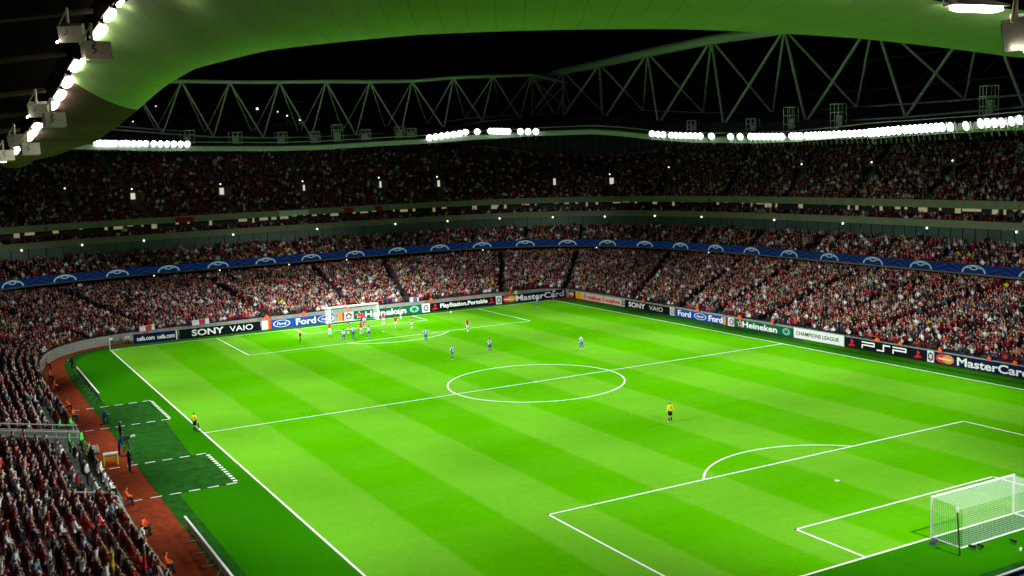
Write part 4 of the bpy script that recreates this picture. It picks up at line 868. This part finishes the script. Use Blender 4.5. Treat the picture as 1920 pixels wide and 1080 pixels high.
b = MB(); b.grid([[(.02+.03*math.sin(k), .03*k, .2-.02*k) for k in range(10)], [(.12+.03*math.sin(k+1), .03*k, -.28-.015*k) for k in range(10)]]); b.build("flag_cloth", mat("flag_orange", (.9, .35, .02), .8), t)
kp = person('stand', (.7, -21.7, .02), face(.7, -21.7, 2, 40), "goalkeeper in yellow shirt and black shorts standing alone in the near half", [('jacket', YK), ('shorts', BK), ('socks', BK), ('boots', BOOT)], None, 0, 0, 1.03)
o = bpy.data.objects.new("shirt_number", lettering("1", .34, .008)); o.data.materials.append(DT); COL.objects.link(o); o.parent = kp; o.location = (0, -.175, 1.30); o.rotation_euler = (R(90), 0, 0)
# stewards in orange round the track
stew = [(-33.2, 58.0, 'sit', "behind the far left corner flag"), (-39.0, 54.6, 'kneel', "on the curve of the track, beside a yellow bib"), (-42.6, 43.4, 'sit', "first after the far left track curve"), (-43.1, 35.3, 'sit', "second after the far left track curve"), (-43.3, 28.4, 'sit', "third after the far left track curve, by the low board"), (-43.3, 17.3, 'sit', "upper one of two near the far technical area"), (-43.35, 12.4, 'sit', "lower one of two near the far technical area"),
    (-43.4, -17.4, 'sit', "just below the near technical area"), (-43.5, -24.4, 'sit', "between dugout and frame bottom on the left track"), (-43.6, -32.0, 'sit', "at the bottom frame edge by the track"), (-25.3, 57.6, 'sit', "behind the dark web address board"), (-28.2, 57.8, 'sit', "left of the striped banner behind the far left board"), (-11.5, 57.8, 'sit', "behind the blue board left of the far goal"), (-6.0, 57.6, 'stand', "seen through the left of the far goal net"), (.9, 57.6, 'stand', "seen through the right of the far goal net"),
    (14.8, 57.8, 'stand', "left above the console board"), (19.5, 57.9, 'sit', "right above the console board"), (29.0, 57.6, 'sit', "above the far corner card brand board"), (38.3, 33.5, 'sit', "behind the pale phone brand board"), (38.35, 21, 'sit', "behind the blue right side board"), (38.35, 12.3, 'sit', "behind the start of the green right side board"), (38.4, 6.2, 'sit', "behind the end of the green right side board"), (38.4, -10.6, 'sit', "behind the square line letters"), (38.4, -13.8, 'stand', "right of the square line letters"), (38.4, -19.0, 'sit', "above the red and orange discs"), (38.4, -24.9, 'sit', "above the card brand lettering on the right"), (38.4, -27.8, 'stand', "nearest the right frame edge")]
stew_c = mat("stool_grey", (.15, .15, .16), .6)
for i, (x, y, k, where) in enumerate(stew):
    if x > 30 or i in (12, 17): k = 'stand'
    rz = R(-90)*(-1) if x > 30 else (R(180) if y > 52 else R(-90)); rz = R(90) if (x < -40 or y > 52) is False else rz
    person(k, (38.12 if x > 30 else x, y, .01), rz+random.uniform(-.5, .5), "steward in orange jacket %s %s" % ("sitting" if k == 'sit' else ("kneeling" if k == 'kneel' else "standing"), where), [('jacket', OR), ('trousers', DT), ('boots', BK)], "stewards in orange round the pitch", i % 3, i % 3, 1.06)
    if k == 'sit':
        q = thing("stool", "folding stool under the steward %s" % where, "stool", (x, y, 0), rz, "folding stools of the stewards"); b = MB(); b.box((0, 0, .38), (.38, .36, .04)); b.build("seat", stew_c, q); b = MB(); b.tube((-.16, -.15, 0), (.16, .15, .37), .015, 5); b.tube((.16, -.15, 0), (-.16, .15, .37), .015, 5); b.build("leg", stew_c, q)
person('stand', (29.6, 56.9, .01), R(180), "person in lime yellow jacket standing at the far right corner", [('jacket', HIV), ('trousers', DT), ('boots', BK)], None, 0, 0)
person('kneel', (-40.9, 53.2, .01), R(-120), "person in yellow bib crouching next to the orange steward on the track curve", [('jacket', HIV), ('trousers', cloth("red_top", (.4, .01, .015))), ('boots', BK)], None, 1, 0)
# photographers
for i, (x, y, lb, g) in enumerate([(-31.2, 55.9, "photographer in white bib crouching left of the far left boards", HW), (-29.9, 56.0, "photographer in dark coat crouching at the edge of the navy board", NV), (-39.8, 41.9, "photographer in dark coat crouching at the end of the low board", NV)]):
    o = person('kneel', (x, y, .02), R(150)-i, lb, [('jacket', g), ('trousers', DT), ('boots', BK)], "photographers", 0, i % 2); t = thing("photo_camera", "long lens camera held by the %s" % lb.replace(" crouching", "").replace("photographer in ", "photographer "), "camera"); v = Matrix.Rotation(R(150)-i, 3, 'Z')@Vector((0, .42, .92)); t.location = (x+v.x, y+v.y, v.z+.02); t.rotation_euler = (0, 0, R(150)-i)
    b = MB(); b.box((0, 0, 0), (.16, .1, .12)); b.build("body", blk, t); b = MB(); b.tube((0, .05, 0), (0, .35, 0), .05, 8, r2=.07); b.build("lens", mat("lens_grey", (.5, .5, .5)), t)
# coaches and television crew by the technical areas
person('stand', (-41.7, -8.9, .02), R(-80), "coach in long black coat standing on the red track by the near technical area", [('jacket', NV), ('trousers', DT), ('boots', BK)], None, 0, 0, 1.05)
person('stand', (-40.7, 1.7, .02), R(-85), "man in black suit standing at the turf edge above the television camera", [('jacket', BK), ('trousers', BK), ('boots', BK)], None, 0, 1, 1.03)
person('kneel', (-41.0, 9.0, .02), R(-70), "man in dark blue jacket crouching on the turf between the technical areas", [('jacket', cloth("blue_jacket", (.02, .04, .16))), ('trousers', DT), ('boots', BK)], None, 0, 0)
person('lean', (-41.6, -3.4, .02), R(-90), "camera operator in blue jacket leaning over the pitch side television camera", [('jacket', cloth("blue_jacket")), ('trousers', DT), ('boots', BK)], None, 0, 0, 1.05)
t = thing("television_camera", "black television camera with pale lens hood on a tripod beside the turf", "camera", (-40.9, -3.3, 0), R(-80)); b = MB(); b.box((0, -.1, 1.45), (.25, .6, .32)); b.box((0, -.3, 1.75), (.16, .2, .14)); b.build("body", blk, t)
b = MB(); b.tube((0, .2, 1.45), (0, .62, 1.45), .11, 10, r2=.16); b.build("lens_hood", mat("lens_grey"), t)
for k in range(3): b = MB(); b.tube((0, 0, 1.28), (.5*math.cos(k*2.1+.5), .5*math.sin(k*2.1+.5), .02), .03, 6); b.build("tripod_leg", blk, t)
# trainer's bench with yellow frame
t = thing("trolley_bench", "small bench with white top and bright yellow frame on the red track", "bench", (-42.6, -5.6, 0), R(-8)); yf = mat("yellow_frame", (.85, .75, .02), .4)
b = MB(); b.box((0, 0, .92), (1.1, .6, .08)); b.build("top", white_paint, t)
for q in ((-.5, -.28), (.5, -.28), (-.5, .28), (.5, .28)): b = MB(); b.tube((q[0], q[1], 0), (q[0], q[1], .88), .045, 6); b.build("leg", yf, t)
b = MB(); b.box((0, 0, .45), (.95, .5, .3)); b.build("basket", mat("basket_orange", (.8, .3, .03), .6), t)
# players' walkway into the left stand
walk = thing("walkway", "brown walkway with pale hand rails running up the left stand from the track", "walkway", (0, 0, 0)); brown = mat("walkway_brown", (.085, .06, .035), .8, noise=.2, nscale=1)
rail = mat("pale_rail", (.62, .62, .56), .4)
WX0, WX1, WY0, WY1 = -44.2, -60.5, -1.9, .9
def wz(x): return .9+(-44.4-x)*.185+.25
b = MB(); b.grid([[(x, y, wz(x)) for x in (WX0, -50, WX1)] for y in (WY0, WY1)]); b.grid([[(WX0, y, z) for y in (WY0, WY1)] for z in (0, wz(WX0))]); b.build("floor", brown, walk)
for y in (WY0, WY1):
    b = MB(); b.grid([[(x, y, wz(x)-.3) for x in (WX0, WX1)], [(x, y, wz(x)+.45) for x in (WX0, WX1)], [(x, y+.1, wz(x)+.45) for x in (WX0, WX1)], [(x, y+.1, wz(x)-.3) for x in (WX0, WX1)]]); b.build("side_wall", mat("glass_grey", (.25, .30, .28), .3), walk)
    b = MB(); b.tube((WX0, y+.05, wz(WX0)+1.0), (WX1, y+.05, wz(WX1)+1.0), .06, 6); b.tube((WX0, y+.05, wz(WX0)+.55), (WX1, y+.05, wz(WX1)+.55), .045, 6)
    for x in np.arange(WX1, WX0, 1.6): b.tube((x, y+.05, wz(x)), (x, y+.05, wz(x)+1.0), .035, 5)
    b.build("hand_rail", rail, walk)
t = thing("tunnel_mouth", "pale rounded canopy where the walkway meets the red track", "canopy", (-43.2, -.9, 0)); b = MB(); t.scale = (.62, .7, .6); t.location.x = -43.55
for k in range(9): a0 = math.pi*k/9; a1 = math.pi*(k+1)/9; b.quad((-.9, 1.25*math.cos(a0), .35+.85*math.sin(a0)), (.9, 1.1*math.cos(a0), .3+.7*math.sin(a0)), (.9, 1.1*math.cos(a1), .3+.7*math.sin(a1)), (-.9, 1.25*math.cos(a1), .35+.85*math.sin(a1)))
b.build("cover", mat("canopy_grey", (.22, .25, .22), .5), t); b = MB(); b.path([(.95, 1.15*math.cos(a), .3+.75*math.sin(a)) for a in np.linspace(0, math.pi, 12)], .06, 6); b.build("rim", mat("canopy_orange", (.7, .3, .1), .5), t)
# pale partition rails of the directors' rows
def rail_line(pts, lb, posts=True, r=.07, h=.75):
    t = thing("hand_rail", lb, "rail", pts[0], 0, "pale rails in the left stand"); P_ = [Vector(p)-Vector(pts[0]) for p in pts]; b = MB(); b.path([p+Vector((0, 0, h)) for p in P_], r, 6); b.build("rail", rail, t); b = MB()
    for a, c in zip(P_, P_[1:]):
        n_ = max(1, int((c-a).length/1.5))
        for k in range(n_+1): q = a+(c-a)*k/n_; b.tube(q, q+Vector((0, 0, h)), .03, 5)
    b.build("post", rail, t)
def lowz(x): return .9+(-44.4-x)*.185
rail_line([(-47.1, -3, lowz(-47.1)), (-47.2, -19.5, lowz(-47.2))], "long pale rail below the walkway, slanting down the left stand", h=1.0)
rail_line([(-47.2, -19.6, lowz(-47.2)), (-44.5, -20.2, 1.0)], "short pale cross rail above the bottom left crowd", h=.9)
rail_line([(-46.7, 17.0, lowz(-46.7)), (-46.9, 1.6, lowz(-46.9))], "long pale rail above the walkway in the left stand", h=1.0)
rail_line([(-44.35, -20.5, .95), (-44.5, -28, .95)], "low white edge rail beside the orange stewards, upper piece", r=.1, h=.75)
rail_line([(-44.4, -30.5, .95), (-44.6, -40, .95)], "low white edge rail at the bottom frame edge", r=.1, h=.75)
# grey floor of the dugouts
for y0, y1, lb in ((-19.2, -2.2, "near"), (1.3, 15.5, "far")):
    t = thing("dugout_floor", "grey green sunken floor of the %s dugout beside the track" % lb, "dugout"); b = MB(); b.box((-45.4, (y0+y1)/2, .86), (3.2, y1-y0, .5)); b.build("floor", mat("dugout_grey", (.22, .30, .26), .8, noise=.2), t)

# ------------------------------------------------------------------ seats and spectators
def tier_rows(T_, zf, rows, pitch_, t0, t1, aisles, aw=.65):
    """seat points: x,y,z, inward normal angle, row, seat index, running arc length"""
    out = []
    for i in range(rows):
        f = (i+.45)/rows; T1 = tier(T_, f); td_ = np.radians(np.linspace(t0, t1, 3000)); x, y = se(*T1, td_); s_ = np.concatenate([[0], np.cumsum(np.hypot(np.diff(x), np.diff(y)))])
        n_ = int(s_[-1]/pitch_); ss = (np.arange(n_)+.5)*pitch_; X = np.interp(ss, s_, x); Y = np.interp(ss, s_, y); tx = np.interp(ss, s_, np.gradient(x)); ty = np.interp(ss, s_, np.gradient(y)); nrm = np.arctan2(tx, -ty)  # inward (-90 from tangent, ccw curve)
        ta = np.degrees(np.interp(ss, s_, td_)); ok = np.ones(n_, bool); rad_ = np.hypot(X-CX, Y)
        for a_ in aisles: ok &= np.abs(np.radians(ta-a_))*rad_ > aw
        ph = phi(X, Y, T1[0], T1[1]); z = zf(i/rows, phi(X, Y, *tier(T_, i/rows)[:2]))+np.zeros(n_)
        o = np.stack([X, Y, z, nrm, np.full(n_, i), np.arange(n_), ta], 1)[ok]; out.append(o)
    return np.concatenate(out)
def in_view(S, mu=180, mv=120):
    u, v, z = project(S[:, :3]+np.array([0, 0, .8])); return (z > 3) & (u > -mu) & (u < 1920+mu) & (v > -mv) & (v < 1080+mv)
AL = [178, 166, 154, 142, 131, 121, 112.7, 98, 85.3, 76.6, 62.2, 53.3, 41.4, 31, 22.4, 12, 1.4, -9, -18.4, -28]
AU = [a_[0] for a_ in VOM]+[114, 121, 128, 62.5, 34.3, -4, -13, -22]
AL += [190, 201, 211, 220, 229]
low = tier_rows(LOW, z_low, NLOW, .47, -40, 262, AL, .6); club = tier_rows(CLUB, z_club, NCLUB, .52, -40, 150, [a_+3 for a_ in AU], .5); box = tier_rows(BOX, z_box, NBOX, .60, -40, 150, [], .1); up = tier_rows(UP, z_up, NUP, .50, -40, 150, AU, .55)
# clear the walkway, the dugouts and the stair entrances
def keep_low(S):
    k = ~((S[:, 1] > WY0-.4) & (S[:, 1] < WY1+.4) & (S[:, 0] < -40)); k &= ~((S[:, 0] > -46.95) & (S[:, 0] < -40) & (S[:, 1] > -19.4) & (S[:, 1] < 15.6)); return k
low = low[keep_low(low) & ~((low[:, 0] > -38) & (low[:, 1] < -50))]
k = np.ones(len(up), bool)
for a_, f, q in VOM:
    T1 = tier(UP, f); x, y = se(*T1, R(a_)); dx = up[:, 0]-x; dy = up[:, 1]-y; c, s_ = math.cos(math.atan2(y, x-CX)), math.sin(math.atan2(y, x-CX)); a = dx*c+dy*s_; b_ = -dx*s_+dy*c; k &= ~((np.abs(b_) < 1.4) & (a > -1.4) & (a < 1.8))
up = up[k]
low, club, box, up = (S[in_view(S)] for S in (low, club, box, up))

PAL_TOP = np.array([(.28, .012, .018), (.55, .04, .05), (.13, .006, .010), (.90, .84, .82), (.60, .62, .66), (.022, .022, .028), (.05, .05, .06), (.03, .05, .12), (.10, .16, .28), (.22, .22, .22), (.35, .28, .16), (.75, .58, .03), (.09, .11, .07), (.60, .22, .18), (.16, .34, .42)])
PW = np.array([.15, .085, .17, .12, .03, .21, .09, .05, .015, .02, .02, .012, .03, .045, .008]); PW /= PW.sum()
SKC = np.array([(.60, .36, .26), (.48, .28, .19), (.70, .46, .35), (.12, .06, .04)]); HRC = np.array([(.03, .02, .015), (.10, .055, .03), (.30, .20, .10), (.25, .24, .22), (.45, .02, .02), (.7, .7, .7)]); LGC = np.array([(.02, .025, .05), (.03, .03, .03), (.08, .07, .05), (.05, .07, .13)])
def box_v(c, d, top=1.0):
    x, y, z = d[0]/2, d[1]/2, d[2]/2; return [(c[0]+sx*x*(top if sz > 0 else 1), c[1]+sy*y*(top if sz > 0 else 1), c[2]+sz*z) for sx, sy, sz in [(-1, -1, -1), (1, -1, -1), (1, 1, -1), (-1, 1, -1), (-1, -1, 1), (1, -1, 1), (1, 1, 1), (-1, 1, 1)]]
BQ = [(0, 3, 2, 1), (4, 5, 6, 7), (0, 1, 5, 4), (1, 2, 6, 5), (2, 3, 7, 6), (3, 0, 4, 7)]
def proto(lod, stand, arms):
    """crowd figure facing +Y; returns verts, quads, part id per vertex (0 top, 1 skin, 2 hair, 3 legs)"""
    V = []; F = []; P_ = []
    def add(vs, fs, p): b_ = len(V); V.extend(vs); F.extend([tuple(i+b_ for i in q) for q in fs]); P_.extend([p]*len(vs))
    def loft(rings, p):   # stacked elliptical rings
        n_ = len(rings[0]); vs = [q for r in rings for q in r]; fs = []
        for i in range(len(rings)-1):
            for j in range(n_): k_ = (j+1) % n_; fs.append((i*n_+j, i*n_+k_, (i+1)*n_+k_, (i+1)*n_+j))
        add(vs, fs, p)
    def el(c, rx, ry, n_=6): return [(c[0]+rx*math.cos(2*math.pi*j/n_), c[1]+ry*math.sin(2*math.pi*j/n_), c[2]) for j in range(n_)]
    pz = .88 if stand else .46; n_ = 8 if lod else 6
    if lod == 0:
        loft([el((0, .0, pz), .17, .12, 4), el((0, .02, pz+.42), .24, .13, 4), el((0, .03, pz+.55), .07, .07, 4)], 0)
        loft([el((0, .05, pz+.56), .06, .07, 4), el((0, .06, pz+.68), .095, .11, 4), el((0, .05, pz+.80), .04, .05, 4)], 1)
        add(box_v((0, -.015, pz+.735), (.15, .15, .14), .6), BQ, 2)
    else:
        loft([el((0, 0, pz), .17, .12, n_), el((0, .01, pz+.25), .16, .115, n_), el((0, .02, pz+.44), .215, .12, n_), el((0, .03, pz+.54), .08, .07, n_)], 0)
        loft([el((0, .04, pz+.52), .055, .06, 6), el((0, .06, pz+.62), .085, .10, 6), el((0, .06, pz+.72), .09, .105, 6), el((0, .05, pz+.79), .03, .03, 6)], 1)
        loft([el((0, .02, pz+.62), .088, .085, 6), el((0, .035, pz+.74), .098, .11, 6), el((0, .04, pz+.825), .04, .05, 6)], 2)
    # arms: down on lap, raised, or mid
    for s_ in (-1, 1):
        sh = (s_*.23, .02, pz+.44); el_ = [(s_*.27, .08, pz+.20), (s_*.33, .1, pz+.58), (s_*.26, .2, pz+.30)][arms]; ha = [(s_*.12, .32, pz+.14), (s_*.22, .12, pz+.88), (s_*.06, .26, pz+.42)][arms]
        def tri(a, b_, ra, rb_, p):
            a = Vector(a); b2 = Vector(b_); q = (b2-a).to_track_quat('Z', 'Y').to_matrix(); m_ = 3 if lod == 0 else 5
            vs = [tuple(c_+q@Vector((math.cos(2*math.pi*j/m_)*r_, math.sin(2*math.pi*j/m_)*r_, 0))) for c_, r_ in ((a, ra), (b2, rb_)) for j in range(m_)]; add(vs, [(j, (j+1) % m_, m_+(j+1) % m_, m_+j) for j in range(m_)], p)
        tri(sh, el_, .06, .05, 0); tri(el_, ha, .045, .035, 1 if arms else 0)
        if stand: tri((s_*.09, 0, pz+.02), (s_*.11, .01, .0), .095, .06, 3)
        else: tri((s_*.09, 0, pz+.03), (s_*.11, .42, pz+.04), .09, .07, 3); tri((s_*.11, .42, pz+.06), (s_*.12, .42, .02), .065, .05, 3)
    return np.array(V, np.float32), np.array(F, np.int32), np.array(P_)
def place_many(name, PR, S, idx, colsets, m, jit=.08):
    Vs = []; Fs = []; Cs = []; base = 0
    for pi in range(len(PR)):
        sel = np.where(idx == pi)[0]
        if len(sel) == 0: continue
        V, F, P_ = PR[pi]; A = S[sel]; n_ = len(sel); ang_ = A[:, 3]-math.pi/2+rng.normal(0, .22, n_); sc = rng.normal(.96, .07, n_); c, s_ = np.cos(ang_), np.sin(ang_)
        X = V[None, :, 0]*sc[:, None]*(1.08+rng.normal(0, .1, n_))[:, None]; Y = V[None, :, 1]*sc[:, None]; Z = V[None, :, 2]*sc[:, None]
        lean = rng.normal(0, .06, n_)[:, None]; X = X+lean*Z
        px_ = A[:, 0]+rng.normal(0, jit, n_); py_ = A[:, 1]+rng.normal(0, jit, n_)
        W_ = np.stack([px_[:, None]+X*c[:, None]-Y*s_[:, None], py_[:, None]+X*s_[:, None]+Y*c[:, None], A[:, 2][:, None]+Z], 2).reshape(-1, 3)
        Vs.append(W_); Fs.append((F[None]+(np.arange(n_)*len(V))[:, None, None]+base).reshape(-1, 4)); base += n_*len(V)
        col = np.zeros((n_, len(V), 3), np.float32)
        for k in range(4): col[:, P_ == k, :] = colsets[k][sel][:, None, :]
        Cs.append(col.reshape(-1, 3))
    return np_mesh(name, np.concatenate(Vs), np.concatenate(Fs), m, np.concatenate(Cs))
crowd_m = attr_mat("crowd_cloth")
def colours(n_, shade=1.0):
    t_ = PAL_TOP[rng.choice(len(PAL_TOP), n_, p=PW)]*rng.uniform(.75, 1.2, (n_, 1)); s_ = SKC[rng.choice(4, n_, p=[.4, .3, .22, .08])]*rng.uniform(.85, 1.1, (n_, 1)); h = HRC[rng.choice(6, n_, p=[.52, .28, .07, .03, .07, .03])]; l = LGC[rng.choice(4, n_)]
    h = np.where(rng.random((n_, 1)) < .12, s_, h); return [np.clip(t_, 0, .9), s_, h, l]
PR_far = [proto(0, False, 0), proto(0, False, 1), proto(0, True, 0), proto(0, False, 2)]; PR_near = [proto(1, False, 0), proto(1, False, 1), proto(1, True, 0), proto(1, False, 2)]

# nearest spectators: people of their own
dist = np.linalg.norm(low[:, :3]-CAM, axis=1); u_, v_, z_ = project(low[:, :3]+np.array([0, 0, .8])); vis = (u_ > 2) & (u_ < 1918) & (v_ > 0) & (v_ < 1088); west = (low[:, 0] < -40) & (low[:, 1] < 30)
occ = rng.random(len(low)) < np.where(west, .90, .95)
order = np.argsort(dist+1e6*(~vis)+1e6*(~occ)); NEAR = order[:212]; isnear = np.zeros(len(low), bool); isnear[NEAR] = True
TOPS = [("dark red", (.26, .010, .014), .16), ("bright red", (.48, .02, .03), .09), ("white", (.78, .78, .76), .17), ("black", (.014, .014, .016), .14), ("navy blue", (.015, .02, .06), .08), ("pale grey", (.45, .46, .46), .08), ("sky blue", (.22, .38, .55), .05), ("maroon", (.14, .005, .012), .08), ("yellow", (.70, .55, .03), .02), ("beige", (.42, .33, .20), .04), ("olive", (.08, .09, .04), .03)]
tm = [cloth("fan_"+n_.replace(" ", "_"), c, .2) for n_, c, _ in TOPS]; tw = np.array([w_ for *_, w_ in TOPS]); tw /= tw.sum(); legm = [cloth("jeans", (.03, .045, .10)), cloth("charcoal", (.025, .025, .025)), cloth("khaki", (.16, .12, .07))]
def words(k):
    O1 = ['', 'first', 'second', 'third', 'fourth', 'fifth', 'sixth', 'seventh', 'eighth', 'ninth', 'tenth', 'eleventh', 'twelfth', 'thirteenth', 'fourteenth', 'fifteenth', 'sixteenth', 'seventeenth', 'eighteenth', 'nineteenth']
    T10 = ['', '', 'twenty', 'thirty', 'forty', 'fifty', 'sixty', 'seventy', 'eighty', 'ninety']; h = k//100; r = k % 100; p = ('', 'hundred ', 'two hundred ', 'three hundred ', 'four hundred ', 'five hundred ', 'six hundred ', 'seven hundred ', 'eight hundred ')[h]
    if r == 0: return p.strip()+'th'
    return p+(O1[r] if r < 20 else (T10[r//10]+('-'+O1[r % 10] if r % 10 else '')))
SB0 = 480
rown = ["front", "second", "third", "fourth", "fifth", "sixth", "seventh", "eighth", "ninth", "tenth", "eleventh", "twelfth", "thirteenth", "fourteenth", "fifteenth", "sixteenth", "seventeenth", "eighteenth", "nineteenth", "twentieth"]+["row %d" % k for k in range(21, 30)]
HN = ["dark", "brown", "fair", "grey"]
def below(i):
    r_i = low[i, 4]; m_ = (low[:, 4] == r_i) & (low[:, 0] < -40) & (low[:, 1] < WY0) & (low[:, 5] <= low[i, 5]); return max(1, int(m_.sum()))
for i in NEAR:
    x, y, z, a_, r_i, k_i, _ = low[i]; ti = rng.choice(len(TOPS), p=tw); kind = rng.choice(['sit', 'sit', 'sit', 'lean', 'cheer', 'sit'], p=[.3, .3, .24, .06, .02, .08]); hi = int(rng.choice(4, p=[.5, .28, .12, .10])); sk = int(rng.choice(3, p=[.6, .3, .1]))
    person(kind, (x, y, z), a_-math.pi/2+rng.normal(0, .25), "spectator in %s top, %s hair, %s row, %s seat below the walkway" % (TOPS[ti][0], HN[hi], rown[int(r_i)], words(below(i))), [('jacket' if rng.random() < .7 else 'shirt', tm[ti]), ('trousers', legm[rng.integers(3)])], "spectators seated in the near left stand", sk, hi, float(rng.uniform(.94, 1.04)))
# officials, substitutes and staff in the dugouts
words_ = words; r_ = random.Random(9); n_ = 0
for dn, y0, y1 in (("near", -18.5, -3.6), ("far", 2.6, 15.0)):
    for row, xx in enumerate((-46.3, -45.4, -44.5)):
        y = y0+r_.random(); n_ = 0
        while y < y1:
            k = r_.choice(["white", "white", "navy", "dark red", "black", "grey"]) if not (dn == "near" and abs(y+4.2) < 1.3 and row > 0) else "lime green"
            if dn == "near" and row == 2 and -7.6 < y < -6.2: k = "neon yellow"
            if dn == "far" and y < 3.8 and row > 0: k = "lime green"
            mm = {"white": HW, "navy": NV, "dark red": tm[0], "black": BK, "grey": tm[5], "lime green": LIME, "neon yellow": HIV}[k]
            n_ += 1; person('sit' if r_.random() < .8 else 'stand', (xx, y, 1.13), R(-90)+r_.uniform(-.5, .5), "person in %s jacket, %s dugout, %s bench, %s place from near end" % (k, dn, ["back", "middle", "front"][row], words_(n_)), [('jacket', mm), ('trousers', DT), ('boots', BK)], "staff and substitutes in the dugouts", r_.randrange(3), r_.randrange(3))
            y += r_.uniform(.75, 1.6)
# the rest of the crowd
seatmask = {}
def crowd(name, S, occ_, lod_near, label):
    A = S[occ_]; n_ = len(A); d = np.linalg.norm(A[:, :3]-CAM, axis=1); kind = rng.choice(4, n_, p=[.66, .05, .11, .18]); cs = colours(n_)
    near = d < lod_near; parts = []
    if near.any(): parts.append(("a", near, PR_near))
    if (~near).any(): parts.append(("b", ~near, PR_far))
    for t_, msk, PR in parts:
        o = place_many(name, PR, A[msk], kind[msk], [c[msk] for c in cs], crowd_m); tag(o, kind="stuff", label=label+(" nearer part" if t_ == "a" else ""), cat="crowd")
crowd("crowd", low, occ & ~isnear, 95, "packed crowd of spectators in the lower tier")
occ_c = rng.random(len(club)) < .82; crowd("crowd", club, occ_c, 0, "dim crowd in the middle tier above the blue ribbon")
occ_b = rng.random(len(box)) < .55; crowd("crowd", box, occ_b, 0, "dark heads of guests in the box balcony")
vacant = np.sin(up[:, 0]*.19+up[:, 2]*.9)+np.sin(up[:, 1]*.13-1.0); occ_u = rng.random(len(up)) < np.where((up[:, 1] > 60) & (up[:, 0] > -30), .56, .84)+.08*vacant; crowd("crowd", up, occ_u, 0, "dim crowd in the upper tier under the roof")
# seats
seat_red = mat("seat_red", (.17, .008, .010), .5, noise=.15, nscale=.5)
sv_ = np.array(box_v((0, -.02, .42), (.43, .38, .05))+box_v((0, -.24, .60), (.43, .05, .34), .95), np.float32); sf_ = np.array(BQ+[tuple(i+8 for i in q) for q in BQ], np.int32)
def seats(S, label):
    n_ = len(S); ang_ = S[:, 3]-math.pi/2; c, s_ = np.cos(ang_)[:, None], np.sin(ang_)[:, None]; V = np.stack([S[:, 0:1]+sv_[None, :, 0]*c-sv_[None, :, 1]*s_, S[:, 1:2]+sv_[None, :, 0]*s_+sv_[None, :, 1]*c, S[:, 2:3]+sv_[None, :, 2]+0*c], 2).reshape(-1, 3)
    tag(np_mesh("seats", V, (sf_[None]+(np.arange(n_)*16)[:, None, None]).reshape(-1, 4), seat_red), kind="stuff", label=label, cat="seats")
sm = MB(); sm.v = [tuple(map(float, v)) for v in sv_]; sm.f = [tuple(map(int, f)) for f in sf_]; sm.m = [0]*len(sm.f)
sd = np.argsort(dist+1e6*(~vis))[:300]; seatnear = np.zeros(len(low), bool); seatnear[sd] = True; s0_ = None
for j, i in enumerate(sd):
    if s0_ is None: s0_ = sm.build("folding_seat", seat_red); o = s0_
    else: o = s0_.copy(); COL.objects.link(o)
    x, y, z, a_, r_i, k_i, _ = low[i]; o.location = (x, y, z); o.rotation_euler = (0, 0, a_-math.pi/2)
    tag(o, "red folding seat, %s row above the track, %s seat below the walkway" % (rown[int(r_i)], words(below(i))), "seat", "red folding seats in the near left stand")
seats(low[~seatnear & (dist < 120) | (~occ & ~seatnear)], "red folding seats of the lower tier")
seats(np.concatenate([club[~occ_c], box[~occ_b], up[~occ_u]]), "empty red seats in the middle and upper tiers")
# flags and banners hung on the balconies
def banner(a_, zt_b, abn, wd, h_, m, lb):
    x, y = se(*abn, R(a_)); rz = math.atan2(y, x-CX)-math.pi/2; t = thing("banner", lb, "banner", (x, y, zt_b), rz, "banners hung on the fronts"); b = MB(); b.grid([[(lerp(-wd/2, wd/2, i/8), -.06-.05*math.sin(i*1.4+k), -h_*k/3) for i in range(9)] for k in range(4)]); b.build("cloth", m, t); b = MB(); b.tube((-wd/2, -.05, .02), (wd/2, -.05, .02), .02, 5); b.build("cord", rail, t)
redc = cloth("banner_red", (.42, .015, .015)); whc = stripes("cloth_banner_stripe", (.75, .72, .72), (.45, .03, .05), .6); FU = (67.25, 88.25, 3.6)
for a_, w_, m, lb in ((98.6, 3.2, redc, "round edged red flag on the upper balcony front at the left"), (86.5, 5.2, cloth("banner_grey", (.5, .6, .6)), "pale long banner on the upper balcony front"), (80.0, 1.7, redc, "small red flag on the upper balcony front, left of two"), (76.5, 1.2, redc, "smaller red flag on the upper balcony front, right of two")): banner(a_, 15.3, FU, w_, .85, m, lb)
FW = (41.15, 58.55, 6, -2.9)
for x, m, lb, w_ in ((-27.8, whc, "red and white striped banner on the wall behind the navy board", 3.0), (-20.2, whc, "white and red banner above the black far board", 3.4), (12.8, stripes("cloth_banner_tricolour", (.6, .6, .62), (.08, .12, .38), .9), "blue and white striped flag on the wall right of the far goal", 1.8)): banner(math.degrees(math.atan2(58.4, x-CX)), 1.95, (41.2, 58.6, 6, -2.9), w_*.8, .7, m, lb)
for i, (a_, z) in enumerate([(f, 6.2) for f in (133, 122, 103, 96, 88, 81, 64.5, 51, 36)]):
    x, y = se(64.2, 85.2, 4, R(a_)); small_lamp(float(x), float(y), z, math.atan2(y, x-CX), "concourse_lamp", "%s yellow concourse lamp from the left in the dark gap under the blue ribbon" % ordn[i], "concourse lamps under the ribbon", .10)
